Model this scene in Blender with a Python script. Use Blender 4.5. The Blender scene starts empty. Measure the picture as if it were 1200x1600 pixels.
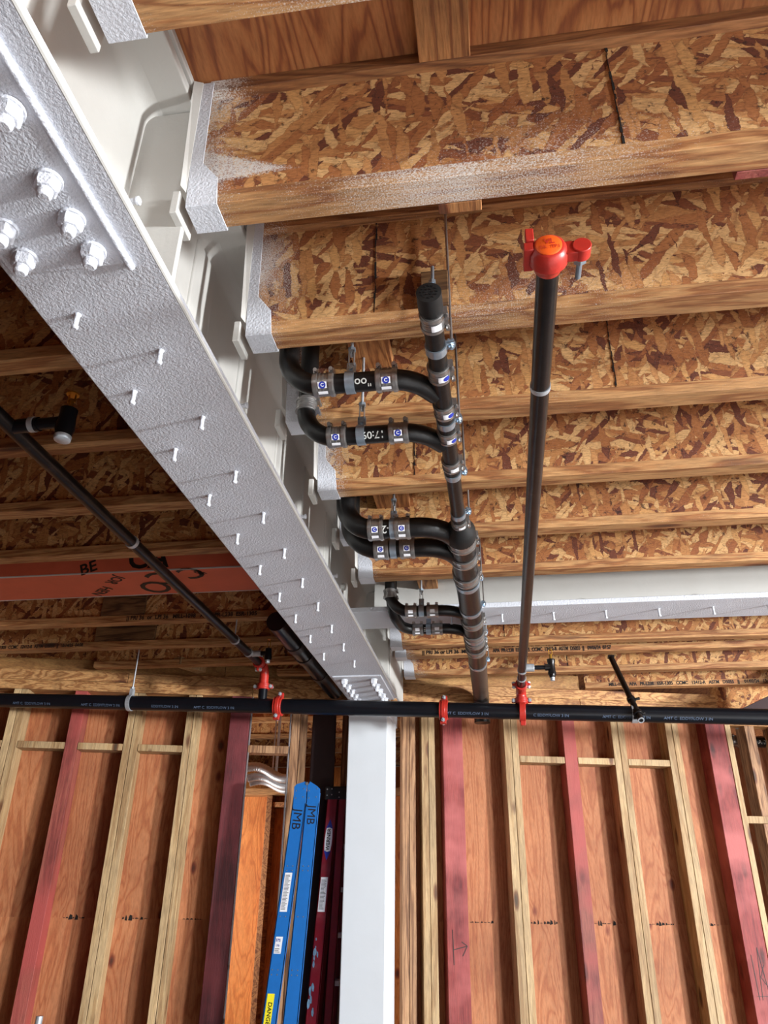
import bpy, bmesh, math, random
from mathutils import Vector, Matrix, Euler
random.seed(7)
SC = bpy.context.scene
COL = SC.collection
S = 1.45          # metres per survey unit
CZ = 1.6          # eye height above the slab

def P(x, y, z):
    return Vector((x*S, y*S, z*S + CZ))

# ------------------------------------------------------------------ camera
cd = bpy.data.cameras.new('camera'); cam = bpy.data.objects.new('camera', cd); COL.objects.link(cam)
R3 = Matrix(((0.98947025, -0.05466874, -0.13401474), (0.1442095, 0.45130849, 0.88063855), (0.01233859, -0.89069185, 0.45444008)))
right = R3.col[0]; up = -R3.col[1]; back = -R3.col[2]
m = Matrix((right, up, back)).transposed().to_4x4(); m.translation = P(0, 0, 0)
cam.matrix_world = m
cd.sensor_fit = 'VERTICAL'; cd.sensor_height = 24.0; cd.lens = 24*1178.586/1600
cd.clip_start = 0.02; cd.clip_end = 200
SC.camera = cam

# ------------------------------------------------------------------ world and light
SC.view_settings.view_transform = 'Standard'; SC.view_settings.look = 'None'
SC.view_settings.gamma = 1; SC.view_settings.use_curve_mapping = False
SC.view_settings.exposure = 0.0
W = bpy.data.worlds.new('sky'); SC.world = W; W.use_nodes = True
bg = W.node_tree.nodes['Background']; bg.inputs[0].default_value = (0.86, 0.93, 1.0, 1); bg.inputs[1].default_value = 0.16

def area(name, loc, target, w, h, power, col):
    l = bpy.data.lights.new(name, 'AREA'); l.shape = 'RECTANGLE'; l.size = w; l.size_y = h; l.energy = power; l.color = col
    o = bpy.data.objects.new(name, l); COL.objects.link(o); o.location = P(*loc)
    o.rotation_euler = (P(*target)-P(*loc)).to_track_quat('-Z', 'Y').to_euler()
    return o
# daylight standing in the two big door openings of the shell
area('door_daylight', (7.0, -2.9, 0.0), (0.0, 3.0, 0.75), 1.4, 1.4, 1500, (0.93, 0.97, 1.0))
area('side_daylight', (6.4, -0.3, 0.0), (-0.6, 2.2, 0.8), 0.5, 0.4, 1600, (0.95, 0.98, 1.0))
sl_ = bpy.data.lights.new('sun', 'SUN'); sl_.energy = 20.0; sl_.angle = 0.01; sl_.color = (1.0, 0.98, 0.96)
so_ = bpy.data.objects.new('sun', sl_); COL.objects.link(so_); so_.location = P(6, -4, 6)
so_.rotation_euler = Vector((-0.15, 0.6, -0.8)).to_track_quat('-Z', 'Y').to_euler()
area('far_room_daylight', (-2.5, 4.30, 0.0), (-1.2, 4.95, 0.1), 0.4, 1.4, 60, (1.0, 0.97, 0.93))

# ------------------------------------------------------------------ node helpers
def newmat(name):
    mt = bpy.data.materials.new(name); mt.use_nodes = True
    nt = mt.node_tree; b = nt.nodes['Principled BSDF']
    return mt, nt, b
def srgb(c):
    return tuple(((v/255)/12.92 if v/255 <= 0.04045 else (((v/255)+0.055)/1.055)**2.4) for v in c) + (1,)
def N(nt, t, **kw):
    n = nt.nodes.new(t)
    for k, v in kw.items(): setattr(n, k, v)
    return n
def L(nt, a, b): nt.links.new(a, b)
def ramp(nt, fac, stops, interp='LINEAR'):
    r = N(nt, 'ShaderNodeValToRGB'); r.color_ramp.interpolation = interp
    e = r.color_ramp.elements
    while len(e) < len(stops): e.new(0.5)
    for i, (p, c) in enumerate(stops):
        e[i].position = p; e[i].color = c if len(c) == 4 else srgb(c)
    L(nt, fac, r.inputs[0]); return r.outputs[0]
def math_(nt, op, a, b=None, c=None):
    n = N(nt, 'ShaderNodeMath', operation=op)
    for i, v in enumerate((a, b, c)):
        if v is None: continue
        if isinstance(v, (int, float)): n.inputs[i].default_value = v
        else: L(nt, v, n.inputs[i])
    return n.outputs[0]
def mix(nt, fac, a, b, bt='MIX'):
    n = N(nt, 'ShaderNodeMix', data_type='RGBA', blend_type=bt)
    if isinstance(fac, (int, float)): n.inputs[0].default_value = fac
    else: L(nt, fac, n.inputs[0])
    for i, v in ((6, a), (7, b)):
        if isinstance(v, tuple): n.inputs[i].default_value = v
        else: L(nt, v, n.inputs[i])
    return n.outputs[2]
def noise(nt, vec, scale, detail=3, rough=0.5, dist=0.0):
    n = N(nt, 'ShaderNodeTexNoise'); n.inputs['Scale'].default_value = scale
    n.inputs['Detail'].default_value = detail; n.inputs['Roughness'].default_value = rough; n.inputs['Distortion'].default_value = dist
    L(nt, vec, n.inputs['Vector']); return n
def bump(nt, h, b, strength=0.3, dist=0.01):
    n = N(nt, 'ShaderNodeBump'); n.inputs['Strength'].default_value = strength; n.inputs['Distance'].default_value = dist
    L(nt, h, n.inputs['Height']); L(nt, n.outputs[0], b.inputs['Normal'])
def coords(nt, rnd=True, rot=(0, 0, 0), scale=(1, 1, 1)):
    """position in the place, shifted per object so that repeats differ"""
    g = N(nt, 'ShaderNodeNewGeometry'); src = g.outputs['Position']
    mp = N(nt, 'ShaderNodeMapping', vector_type='POINT'); mp.inputs['Rotation'].default_value = rot; mp.inputs['Scale'].default_value = scale
    if rnd:
        oi = N(nt, 'ShaderNodeObjectInfo'); k = math_(nt, 'MULTIPLY', oi.outputs['Random'], 31.0)
        cb = N(nt, 'ShaderNodeCombineXYZ'); L(nt, k, cb.inputs[0]); L(nt, k, cb.inputs[1]); L(nt, k, cb.inputs[2])
        ad = N(nt, 'ShaderNodeVectorMath', operation='ADD'); L(nt, src, ad.inputs[0]); L(nt, cb.outputs[0], ad.inputs[1]); src = ad.outputs[0]
    L(nt, src, mp.inputs['Vector']); return mp.outputs[0]

def spray_mask(nt, kind):
    """white overspray left on the timber beside the painted steel: speckle that thins away from the beam"""
    g = N(nt, 'ShaderNodeNewGeometry'); sp = N(nt, 'ShaderNodeSeparateXYZ'); L(nt, g.outputs['Position'], sp.inputs[0])
    big = noise(nt, g.outputs['Position'], 5.0, 3); fine = noise(nt, g.outputs['Position'], 260.0, 2, 0.7)
    x = math_(nt, 'DIVIDE', sp.outputs[0], S)
    # solid near the beam (x < -0.40) fading by x = -0.30
    d = math_(nt, 'MINIMUM', math_(nt, 'MULTIPLY_ADD', x, -11.0, -3.95), 1.6)
    inside = math_(nt, 'GREATER_THAN', x, -0.6)
    d = math_(nt, 'ADD', d, math_(nt, 'MULTIPLY_ADD', big.outputs[0], 2.2, -1.1))
    if kind == 'flange':
        y = math_(nt, 'DIVIDE', sp.outputs[1], S)
        # dusty run along the undersides of the nearest joists
        a = math_(nt, 'ABSOLUTE', math_(nt, 'SUBTRACT', x, 0.0)); a = math_(nt, 'MULTIPLY_ADD', a, -3.0, 1.15)
        yb = math_(nt, 'MULTIPLY_ADD', y, -1.6, 2.35); yb = math_(nt, 'MAXIMUM', math_(nt, 'MINIMUM', yb, 1.0), 0.0)
        a = math_(nt, 'MULTIPLY', a, yb)
        a = math_(nt, 'ADD', a, math_(nt, 'MULTIPLY_ADD', big.outputs[0], 0.8, -0.5))
        d = math_(nt, 'MAXIMUM', d, a)
    if kind == 'web':
        y = math_(nt, 'DIVIDE', sp.outputs[1], S); z = math_(nt, 'DIVIDE', math_(nt, 'SUBTRACT', sp.outputs[2], CZ), S)
        a = math_(nt, 'MULTIPLY_ADD', math_(nt, 'ABSOLUTE', math_(nt, 'SUBTRACT', x, 0.12)), -1.6, 0.55)
        a = math_(nt, 'SUBTRACT', a, math_(nt, 'MULTIPLY', math_(nt, 'MAXIMUM', math_(nt, 'SUBTRACT', z, 1.08), 0.0), 4.0))
        yb = math_(nt, 'LESS_THAN', y, 1.3); a = math_(nt, 'MULTIPLY', a, yb)
        d = math_(nt, 'MAXIMUM', d, a)
        # pointed fan of paint from one pass of the gun on the nearest web
        u = math_(nt, 'SUBTRACT', -0.265, x)
        hw = math_(nt, 'MULTIPLY', u, 0.28)
        v = math_(nt, 'ABSOLUTE', math_(nt, 'SUBTRACT', z, math_(nt, 'MULTIPLY_ADD', u, 0.16, 1.085)))
        e = math_(nt, 'SUBTRACT', hw, v); e = math_(nt, 'MULTIPLY', e, 90.0)
        e = math_(nt, 'MULTIPLY', e, math_(nt, 'LESS_THAN', y, 1.0))
        e = math_(nt, 'MINIMUM', e, 1.3)
        d = math_(nt, 'MAXIMUM', d, e)
    d = math_(nt, 'MINIMUM', d, 2.0)
    d = math_(nt, 'SUBTRACT', math_(nt, 'MULTIPLY', math_(nt, 'ADD', d, 3.0), inside), 3.0)
    f = math_(nt, 'ADD', d, math_(nt, 'MULTIPLY_ADD', fine.outputs[0], 3.4, -2.2))
    n = N(nt, 'ShaderNodeClamp'); L(nt, f, n.inputs[0]); return n.outputs[0]

def wood(name, light, mid, dark, axis='Z', spray=None, rough=0.65, knots=True, stain=None, freq=26, wallrot=0.0):
    mt, nt, b = newmat(name)
    sc = {'X': (0.55, 6, 6), 'Y': (6, 0.55, 6), 'Z': (6, 6, 0.4)}[axis]
    v = coords(nt, True, (0, 0, -wallrot), sc)
    n1 = noise(nt, v, 1.3, 4, 0.55, 0.6)
    sn = math_(nt, 'SINE', math_(nt, 'MULTIPLY', n1.outputs[0], float(freq)*2.4))
    g = math_(nt, 'MULTIPLY_ADD', sn, 0.5, 0.5)
    c = ramp(nt, g, [(0.0, dark), (0.35, mid), (1.0, light)])
    n2 = noise(nt, coords(nt, True, (0, 0, -wallrot), tuple(q*4.5 for q in sc)), 6, 5, 0.65)
    c = mix(nt, 0.55, c, ramp(nt, n2.outputs[0], [(0.3, (90, 80, 75)), (0.65, (255, 255, 255))]), 'MULTIPLY')
    n3 = noise(nt, coords(nt, True), 1.4, 2)
    c = mix(nt, 0.55, c, ramp(nt, n3.outputs[0], [(0.25, (150, 140, 135)), (0.7, (255, 255, 255))]), 'MULTIPLY')
    if knots:
        sk = {'X': (1.5, 7, 7), 'Y': (7, 1.5, 7), 'Z': (7, 7, 2.2)}[axis]
        vo = N(nt, 'ShaderNodeTexVoronoi'); vo.inputs['Scale'].default_value = 1.0; vo.inputs['Randomness'].default_value = 1.0
        L(nt, coords(nt, True, (0, 0, -wallrot), sk), vo.inputs['Vector'])
        k = ramp(nt, vo.outputs['Distance'], [(0.05, (60, 30, 20)), (0.11, (150, 100, 75)), (0.17, (255, 255, 255))])
        c = mix(nt, 0.85, c, k, 'MULTIPLY')
    if stain:
        n4 = noise(nt, coords(nt, True), 2.3, 4)
        c = mix(nt, ramp(nt, n4.outputs[0], [(0.42, (0, 0, 0)), (0.62, (255, 255, 255))]), c, srgb(stain))
    if spray == 'flange':
        n5 = noise(nt, coords(nt, True, (0, 0, 0), (1.1, 5, 5)), 1.6, 4, 0.65)
        c = mix(nt, ramp(nt, n5.outputs[0], [(0.62, (0, 0, 0)), (0.72, (190, 190, 190))]), c, srgb((64, 52, 44)))
    if spray:
        c = mix(nt, spray_mask(nt, spray), c, srgb((222, 220, 216)))
    L(nt, c, b.inputs['Base Color']); b.inputs['Roughness'].default_value = rough
    bump(nt, n2.outputs[0], b, 0.35, 0.004)
    return mt

def osb(name, tint=(1, 1, 1), spray='web'):
    """strand board: overlapping layers of long flakes, each layer turned its own way"""
    mt, nt, b = newmat(name)
    pal = [(128, 70, 38), (176, 118, 66), (196, 142, 84), (160, 98, 52), (206, 158, 102), (146, 84, 44), (188, 130, 76)]
    layers = [(0.4, (15, 40), 0.0), (-0.8, (13, 44), 0.5), (1.2, (16, 48), 0.5), (0.1, (11, 46), 0.55), (-0.35, (12, 60), 0.66), (0.9, (10, 64), 0.72), (1.65, (13, 58), 0.72)]
    prev = None; hgt = None
    warp = noise(nt, coords(nt, True), 22, 4, 0.7)
    for i, (a, sc, thr) in enumerate(layers):
        v = coords(nt, True, (0, a, 0), (1, 1, 1))
        ad = N(nt, 'ShaderNodeVectorMath', operation='MULTIPLY_ADD'); L(nt, warp.outputs['Color'], ad.inputs[0])
        ad.inputs[1].default_value = (0.035, 0.0, 0.03); L(nt, v, ad.inputs[2])
        sv = N(nt, 'ShaderNodeVectorMath', operation='MULTIPLY_ADD'); L(nt, ad.outputs[0], sv.inputs[0]); sv.inputs[1].default_value = (sc[0]*0.72, 2.0, sc[1]*0.72); sv.inputs[2].default_value = (i*3.7, i*1.3, i*5.1)
        vo = N(nt, 'ShaderNodeTexVoronoi'); vo.inputs['Scale'].default_value = 1.0; L(nt, sv.outputs[0], vo.inputs['Vector'])
        ed = N(nt, 'ShaderNodeTexVoronoi', feature='DISTANCE_TO_EDGE'); ed.inputs['Scale'].default_value = 1.0; L(nt, sv.outputs[0], ed.inputs['Vector'])
        sp = N(nt, 'ShaderNodeSeparateColor'); L(nt, vo.outputs['Color'], sp.inputs[0])
        k = i % 3
        c = ramp(nt, sp.outputs[0], [(0.0, (104, 52, 30)), (0.10, pal[(1+k) % 7]), (0.32, pal[(3+k) % 7]), (0.52, pal[(2+k) % 7]), (0.70, pal[(6+k) % 7]), (0.86, pal[4])], 'CONSTANT')
        dk = ramp(nt, ed.outputs['Distance'], [(0.0, (96, 56, 34)), (0.07, (255, 255, 255))])
        c = mix(nt, 0.38, c, dk, 'MULTIPLY')
        if prev is None: prev = c; hgt = sp.outputs[1]
        else:
            sel = math_(nt, 'GREATER_THAN', sp.outputs[2], thr)
            prev = mix(nt, sel, prev, c)
            hm = N(nt, 'ShaderNodeMix', data_type='FLOAT'); L(nt, sel, hm.inputs[0]); L(nt, hgt, hm.inputs[2]); L(nt, sp.outputs[1], hm.inputs[3]); hgt = hm.outputs[0]
    n2 = noise(nt, coords(nt, True, (0, 0.3, 0), (40, 40, 130)), 1.5, 5, 0.7)
    c = mix(nt, 0.55, prev, ramp(nt, n2.outputs[0], [(0.32, (120, 96, 80)), (0.58, (255, 255, 255))]), 'MULTIPLY')
    n3 = noise(nt, coords(nt, True), 34, 4, 0.7)
    c = mix(nt, 0.8, c, ramp(nt, n3.outputs[0], [(0.33, (70, 34, 18)), (0.40, (255, 255, 255))]), 'MULTIPLY')
    c = mix(nt, 1.0, c, (tint[0], tint[1], tint[2], 1), 'MULTIPLY')
    if spray: c = mix(nt, spray_mask(nt, spray), c, srgb((222, 218, 214)))
    L(nt, c, b.inputs['Base Color']); b.inputs['Roughness'].default_value = 0.7
    hh = math_(nt, 'ADD', hgt, n2.outputs[0]); bump(nt, hh, b, 0.5, 0.003)
    return mt

def plywood(name, light, mid, dark, axis='Z', rot=0.0, knotcol=(80, 42, 28)):
    """rotary-cut veneer: cathedral figure and scattered knots"""
    mt, nt, b = newmat(name)
    sc = {'Z': (4.2, 4.2, 0.62), 'X': (0.62, 4.2, 4.2), 'Y': (4.2, 0.62, 4.2)}[axis]
    v = coords(nt, True, (0, 0, -rot), sc)
    n1 = noise(nt, v, 1.1, 3, 0.5, 0.9)
    vo = N(nt, 'ShaderNodeTexVoronoi'); vo.inputs['Scale'].default_value = 1.0
    ks = {'Z': (5, 5, 2.6), 'X': (2.6, 5, 5), 'Y': (5, 2.6, 5)}[axis]
    L(nt, coords(nt, True, (0, 0, -rot), ks), vo.inputs['Vector'])
    f = math_(nt, 'MULTIPLY', n1.outputs[0], 85.0)
    f = math_(nt, 'ADD', f, math_(nt, 'MULTIPLY', math_(nt, 'POWER', math_(nt, 'MAXIMUM', math_(nt, 'SUBTRACT', 0.45, vo.outputs['Distance']), 0.0), 2.0), 45.0))
    g = math_(nt, 'MULTIPLY_ADD', math_(nt, 'SINE', f), 0.5, 0.5)
    c = ramp(nt, g, [(0.0, dark), (0.25, mid), (1.0, light)])
    fine = noise(nt, coords(nt, True, (0, 0, -rot), tuple(q*14 for q in sc)), 3, 4, 0.6)
    c = mix(nt, 0.35, c, ramp(nt, fine.outputs[0], [(0.3, (120, 100, 90)), (0.6, (255, 255, 255))]), 'MULTIPLY')
    k = ramp(nt, vo.outputs['Distance'], [(0.05, knotcol), (0.085, (170, 108, 78)), (0.14, (255, 255, 255))])
    c = mix(nt, 0.9, c, k, 'MULTIPLY')
    big = noise(nt, coords(nt, True), 1.6, 3)
    c = mix(nt, 0.6, c, ramp(nt, big.outputs[0], [(0.3, (185, 165, 155)), (0.7, (255, 255, 255))]), 'MULTIPLY')
    L(nt, c, b.inputs['Base Color']); b.inputs['Roughness'].default_value = 0.7
    bump(nt, g, b, 0.12, 0.002)
    return mt

def plain(name, col, rough=0.5, metal=0.0, nscale=40, namt=0.25, bstr=0.15, bdist=0.002, spec=0.5):
    mt, nt, b = newmat(name)
    v = coords(nt, True)
    n = noise(nt, v, nscale, 4, 0.6)
    c = mix(nt, namt, srgb(col), ramp(nt, n.outputs[0], [(0.3, (110, 110, 110)), (0.7, (255, 255, 255))]), 'MULTIPLY')
    L(nt, c, b.inputs['Base Color']); b.inputs['Roughness'].default_value = rough; b.inputs['Metallic'].default_value = metal
    b.inputs['Specular IOR Level'].default_value = spec
    if bstr: bump(nt, n.outputs[0], b, bstr, bdist)
    return mt

def steelpaint(name, col, scale=150, strength=0.6, dist=0.006, blotch=0.12):
    mt, nt, b = newmat(name)
    v = coords(nt, False)
    n = noise(nt, v, scale, 3, 0.55); n2 = noise(nt, v, 7, 3)
    c = mix(nt, blotch, srgb(col), ramp(nt, n2.outputs[0], [(0.3, (190, 185, 175)), (0.7, (255, 255, 255))]), 'MULTIPLY')
    L(nt, c, b.inputs['Base Color']); b.inputs['Roughness'].default_value = 0.55
    bump(nt, n.outputs[0], b, strength, dist); return mt

def rustypipe(name):
    mt, nt, b = newmat(name)
    v = coords(nt, True); n = noise(nt, v, 14, 5, 0.7)
    c = ramp(nt, n.outputs[0], [(0.35, (20, 20, 22)), (0.6, (34, 30, 29)), (0.8, (74, 60, 52))])
    L(nt, c, b.inputs['Base Color']); b.inputs['Roughness'].default_value = 0.3; b.inputs['Metallic'].default_value = 0.35
    bump(nt, n.outputs[0], b, 0.2, 0.002); return mt

TH = math.radians(14.0)
M = {}
M['white'] = steelpaint('white_intumescent_skylight_tint', (206, 209, 217))  # same paint as the web; bluish grey of skylight mixed into its colour
M['white_smooth'] = steelpaint('white_web_paint', (190, 188, 183), 60, 0.15, 0.004)
M['white_column'] = steelpaint('white_column_paint', (208, 212, 216), 25, 0.12, 0.004, 0.06)
M['osb'] = osb('osb_web', (1.18, 1.25, 1.34))
M['osb_plain'] = osb('osb_rim', (1.2, 1.2, 1.15), None)
M['flange'] = wood('joist_flange_wood', (216, 164, 108), (202, 146, 92), (170, 110, 64), 'X', 'flange', knots=True, freq=20)
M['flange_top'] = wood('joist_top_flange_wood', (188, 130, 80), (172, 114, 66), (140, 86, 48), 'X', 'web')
M['subfloor'] = plywood('subfloor_plywood', (196, 130, 76), (182, 114, 62), (150, 86, 46), 'Y')
M['sheath'] = plywood('wall_sheathing_plywood', (186, 122, 80), (180, 113, 70), (166, 97, 58), 'Z', TH)
M['sheath_left'] = M['sheath']
M['stud'] = wood('pale_stud_wood', (210, 178, 132), (204, 170, 122), (184, 146, 100), 'Z', wallrot=TH, freq=12)
M['stud_red'] = wood('red_stained_stud_wood', (176, 98, 82), (170, 88, 74), (152, 70, 62), 'Z', stain=(164, 72, 66), wallrot=TH, freq=14)
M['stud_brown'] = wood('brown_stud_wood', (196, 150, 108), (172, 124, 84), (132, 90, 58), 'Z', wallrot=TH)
M['post_maroon'] = wood('maroon_painted_post', (100, 28, 34), (94, 24, 30), (78, 18, 24), 'Z', stain=(114, 42, 46), knots=False)
M['post_pink'] = wood('worn_crimson_post', (160, 62, 56), (152, 52, 50), (132, 40, 40), 'Z', stain=(172, 88, 84), wallrot=TH, freq=12)
M['plate'] = wood('plate_wood', (222, 168, 108), (204, 148, 90), (164, 108, 60), 'X', knots=True)
M['rim'] = wood('rim_board_wood', (196, 148, 88), (188, 138, 80), (170, 120, 68), 'X', knots=False, freq=9)
M['block'] = wood('block_wood', (208, 146, 88), (190, 126, 72), (150, 92, 50), 'Y')
M['block_z'] = wood('cleat_wood', (150, 112, 72), (128, 92, 56), (92, 62, 38), 'X')
M['orange_ply'] = plywood('partition_plywood', (232, 148, 74), (226, 138, 64), (208, 120, 52), 'Z')
M['orange'] = plain('orange_beam_facing', (214, 104, 74), 0.6, 0, 8, 0.15)
M['black_pipe'] = rustypipe('weathered_black_steel_pipe')
M['black_main'] = plain('gloss_black_pipe_paint', (18, 20, 26), 0.28, 0.2, 20, 0.3, 0.05)
M['cast'] = plain('cast_iron_coating', (22, 21, 21), 0.36, 0.1, 60, 0.4, 0.25, 0.002)
M['cast_brown'] = plain('brown_cast_iron_coating', (74, 62, 56), 0.45, 0.2, 30, 0.35, 0.2, 0.002)
M['steel'] = plain('stainless_band', (176, 174, 172), 0.3, 0.85, 60, 0.25, 0.1)
M['zinc'] = plain('zinc_plated_steel', (176, 192, 206), 0.32, 0.8, 60, 0.2, 0.1)
M['galv'] = plain('galvanised_steel', (198, 204, 210), 0.4, 0.55, 45, 0.3, 0.1)
M['red'] = plain('red_coupling_enamel', (182, 46, 36), 0.38, 0.0, 60, 0.25, 0.2)
M['orange_enamel'] = plain('orange_cap_disc_enamel', (240, 96, 30), 0.4, 0.0, 60, 0.15, 0.2)
M['rubber'] = plain('black_rubber', (14, 14, 14), 0.6)
M['sticker'] = plain('white_sticker_paper', (232, 232, 236), 0.5, 0, 30, 0.05, 0)
M['blue_ink'] = plain('blue_ink', (34, 50, 150), 0.5, 0, 30, 0.05, 0)
M['black_ink'] = plain('black_ink', (26, 18, 14), 0.6, 0, 30, 0.05, 0)
M['white_ink'] = plain('white_chalk', (206, 206, 200), 0.8, 0, 300, 0.5, 0)
M['grey_ink'] = plain('faded_stencil_ink', (96, 112, 138), 0.7, 0, 300, 0.5, 0)
M['blue_fg'] = plain('blue_fibreglass', (30, 106, 182), 0.4, 0, 30, 0.1, 0.05)
M['red_fg'] = plain('dark_red_fibreglass', (128, 16, 32), 0.42, 0, 14, 0.35, 0.05)
M['yellow'] = plain('yellow_sticker', (240, 226, 40), 0.5, 0, 30, 0.05, 0)
M['red_ink'] = plain('red_ink', (190, 30, 40), 0.5, 0, 30, 0.05, 0)
M['alu'] = plain('aluminium_tread', (190, 190, 192), 0.35, 0.8, 60, 0.2, 0.1)
M['plastic'] = plain('black_plastic', (22, 22, 24), 0.4)
M['darkpost'] = plain('dark_painted_post', (46, 16, 18), 0.5, 0, 20, 0.3)
M['concrete'] = plain('concrete_slab', (150, 151, 153), 0.85, 0, 6, 0.3, 0.2)
M['paintsplat'] = plain('pale_blue_paint_smear', (120, 160, 190), 0.6, 0, 60, 0.5)
M['cleatgrey'] = plain('dull_grey_metal', (120, 112, 112), 0.6, 0.2)
M['soil'] = plain('bare_soil', (96, 82, 68), 0.95, 0, 4, 0.4)
M['gap'] = plain('dark_gap', (18, 10, 6), 0.9, 0, 30, 0.1, 0)
M['brass'] = plain('brass', (200, 150, 60), 0.3, 0.9)

# ------------------------------------------------------------------ object helpers
def tag(o, label=None, cat=None, group=None, kind=None):
    if label: o['label'] = label
    if cat: o['category'] = cat
    if group: o['group'] = group
    if kind: o['kind'] = kind
    return o
def thing(name, loc, label, cat, group=None):
    o = bpy.data.objects.new(name, None); COL.objects.link(o); o.location = P(*loc); o.empty_display_size = 0.05
    return tag(o, label, cat, group)
def worldloc(o):
    v = Vector((0, 0, 0))
    while o: v = v + o.location; o = o.parent
    return v
def frame(d, hint=None):
    d = Vector(d).normalized(); h = Vector(hint) if hint is not None else (Vector((0, 0, 1)) if abs(d.z) < 0.9 else Vector((0, 1, 0)))
    u = (h - d*h.dot(d)).normalized(); w = d.cross(u); return d, u, w

class MB:
    """collects shapes (in survey units) and links them as ONE mesh object"""
    def __init__(s): s.bm = bmesh.new()
    def face(s, vs):
        try: s.bm.faces.new(vs)
        except ValueError: pass
    def hexa(s, c):
        v = [s.bm.verts.new(P(*q)) for q in c]
        for f in ((0, 3, 2, 1), (4, 5, 6, 7), (0, 1, 5, 4), (1, 2, 6, 5), (2, 3, 7, 6), (3, 0, 4, 7)): s.face([v[i] for i in f])
        return s
    def box(s, x0, x1, y0, y1, z0, z1):
        return s.hexa([(x0, y0, z0), (x1, y0, z0), (x1, y1, z0), (x0, y1, z0), (x0, y0, z1), (x1, y0, z1), (x1, y1, z1), (x0, y1, z1)])
    def obox(s, c, a, b, n):
        """box about centre c with half-axis vectors a, b, n"""
        c, a, b, n = map(Vector, (c, a, b, n))
        return s.hexa([c-a-b-n, c+a-b-n, c+a+b-n, c-a+b-n, c-a-b+n, c+a-b+n, c+a+b+n, c-a+b+n])
    def prism(s, pts, n):
        """extrude polygon pts (3-D) by vector n"""
        n = Vector(n); a = [s.bm.verts.new(P(*q)) for q in pts]; b = [s.bm.verts.new(P(*(Vector(q)+n))) for q in pts]
        s.face(a[::-1]); s.face(b)
        k = len(pts)
        for i in range(k): s.face([a[i], a[(i+1) % k], b[(i+1) % k], b[i]])
        return s
    def sweep(s, pts, rad, seg=20, caps=True, inner=None):
        pts = [Vector(p) for p in pts]
        rads = rad if isinstance(rad, (list, tuple)) else [rad]*len(pts)
        rings = []; d0 = (pts[1]-pts[0]).normalized(); _, u, w = frame(d0)
        for i, p in enumerate(pts):
            if i == 0: d = d0
            elif i == len(pts)-1: d = (pts[i]-pts[i-1]).normalized()
            else:
                d = ((pts[i]-pts[i-1]).normalized()+(pts[i+1]-pts[i]).normalized())
                d = d.normalized() if d.length > 1e-6 else (pts[i]-pts[i-1]).normalized()
            u = (u - d*u.dot(d)).normalized(); w = d.cross(u)
            rings.append([s.bm.verts.new(P(*(p+(u*math.cos(t)+w*math.sin(t))*rads[i]))) for t in [2*math.pi*k/seg for k in range(seg)]])
        for a, b in zip(rings, rings[1:]):
            for k in range(seg): s.face([a[k], a[(k+1) % seg], b[(k+1) % seg], b[k]])
        if caps: s.face(rings[0][::-1]); s.face(rings[-1])
        return s
    def cyl(s, a, b, r, seg=20, r2=None):
        return s.sweep([a, b], [r, r if r2 is None else r2], seg)
    def lathe(s, a, d, prof, seg=24):
        """prof = [(t along d, radius)...] from point a"""
        d = Vector(d).normalized(); a = Vector(a); _, u, w = frame(d); rings = []
        for t, r in prof:
            rings.append([s.bm.verts.new(P(*(a+d*t+(u*math.cos(q)+w*math.sin(q))*r))) for q in [2*math.pi*k/seg for k in range(seg)]])
        for A, B in zip(rings, rings[1:]):
            for k in range(seg): s.face([A[k], A[(k+1) % seg], B[(k+1) % seg], B[k]])
        s.face(rings[0][::-1]); s.face(rings[-1]); return s
    def band(s, c, d, r, w, t=0.0016, seg=28):
        """open ring strap about axis d"""
        return s.tube(c, d, r, r+t, w, seg)
    def tube(s, c, d, r0, r1, w, seg=28):
        d = Vector(d).normalized(); c = Vector(c); _, u, q = frame(d); R = []
        for (t, r) in ((-w/2, r0), (w/2, r0), (w/2, r1), (-w/2, r1)):
            R.append([s.bm.verts.new(P(*(c+d*t+(u*math.cos(a)+q*math.sin(a))*r))) for a in [2*math.pi*k/seg for k in range(seg)]])
        for i in range(4):
            A, B = R[i], R[(i+1) % 4]
            for k in range(seg): s.face([A[k], A[(k+1) % seg], B[(k+1) % seg], B[k]])
        return s
    def hexprism(s, c, d, r, h): return s.sweep([Vector(c), Vector(c)+Vector(d).normalized()*h], r, 6)
    def build(s, name, mat, parent=None, bevel=0.0, smooth=False, bseg=2):
        bm = s.bm; bmesh.ops.recalc_face_normals(bm, faces=bm.faces)
        if parent is not None: org = worldloc(parent)
        else:
            xs = [v.co for v in bm.verts]
            org = Vector(((min(v.x for v in xs)+max(v.x for v in xs))/2, (min(v.y for v in xs)+max(v.y for v in xs))/2, min(v.z for v in xs)))
        for v in bm.verts: v.co -= org
        me = bpy.data.meshes.new(name); bm.to_mesh(me); bm.free()
        if smooth:
            for p in me.polygons: p.use_smooth = True
            me.set_sharp_from_angle(angle=math.radians(38))
        o = bpy.data.objects.new(name, me); COL.objects.link(o); me.materials.append(M[mat] if isinstance(mat, str) else mat)
        if parent is None: o.location = org
        else: o.parent = parent
        if bevel:
            md = o.modifiers.new('bevel', 'BEVEL'); md.width = bevel*S; md.segments = bseg; md.limit_method = 'ANGLE'; md.angle_limit = math.radians(40)
            if not smooth:
                for p in me.polygons: p.use_smooth = True
                md.harden_normals = True
        return o

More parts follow.
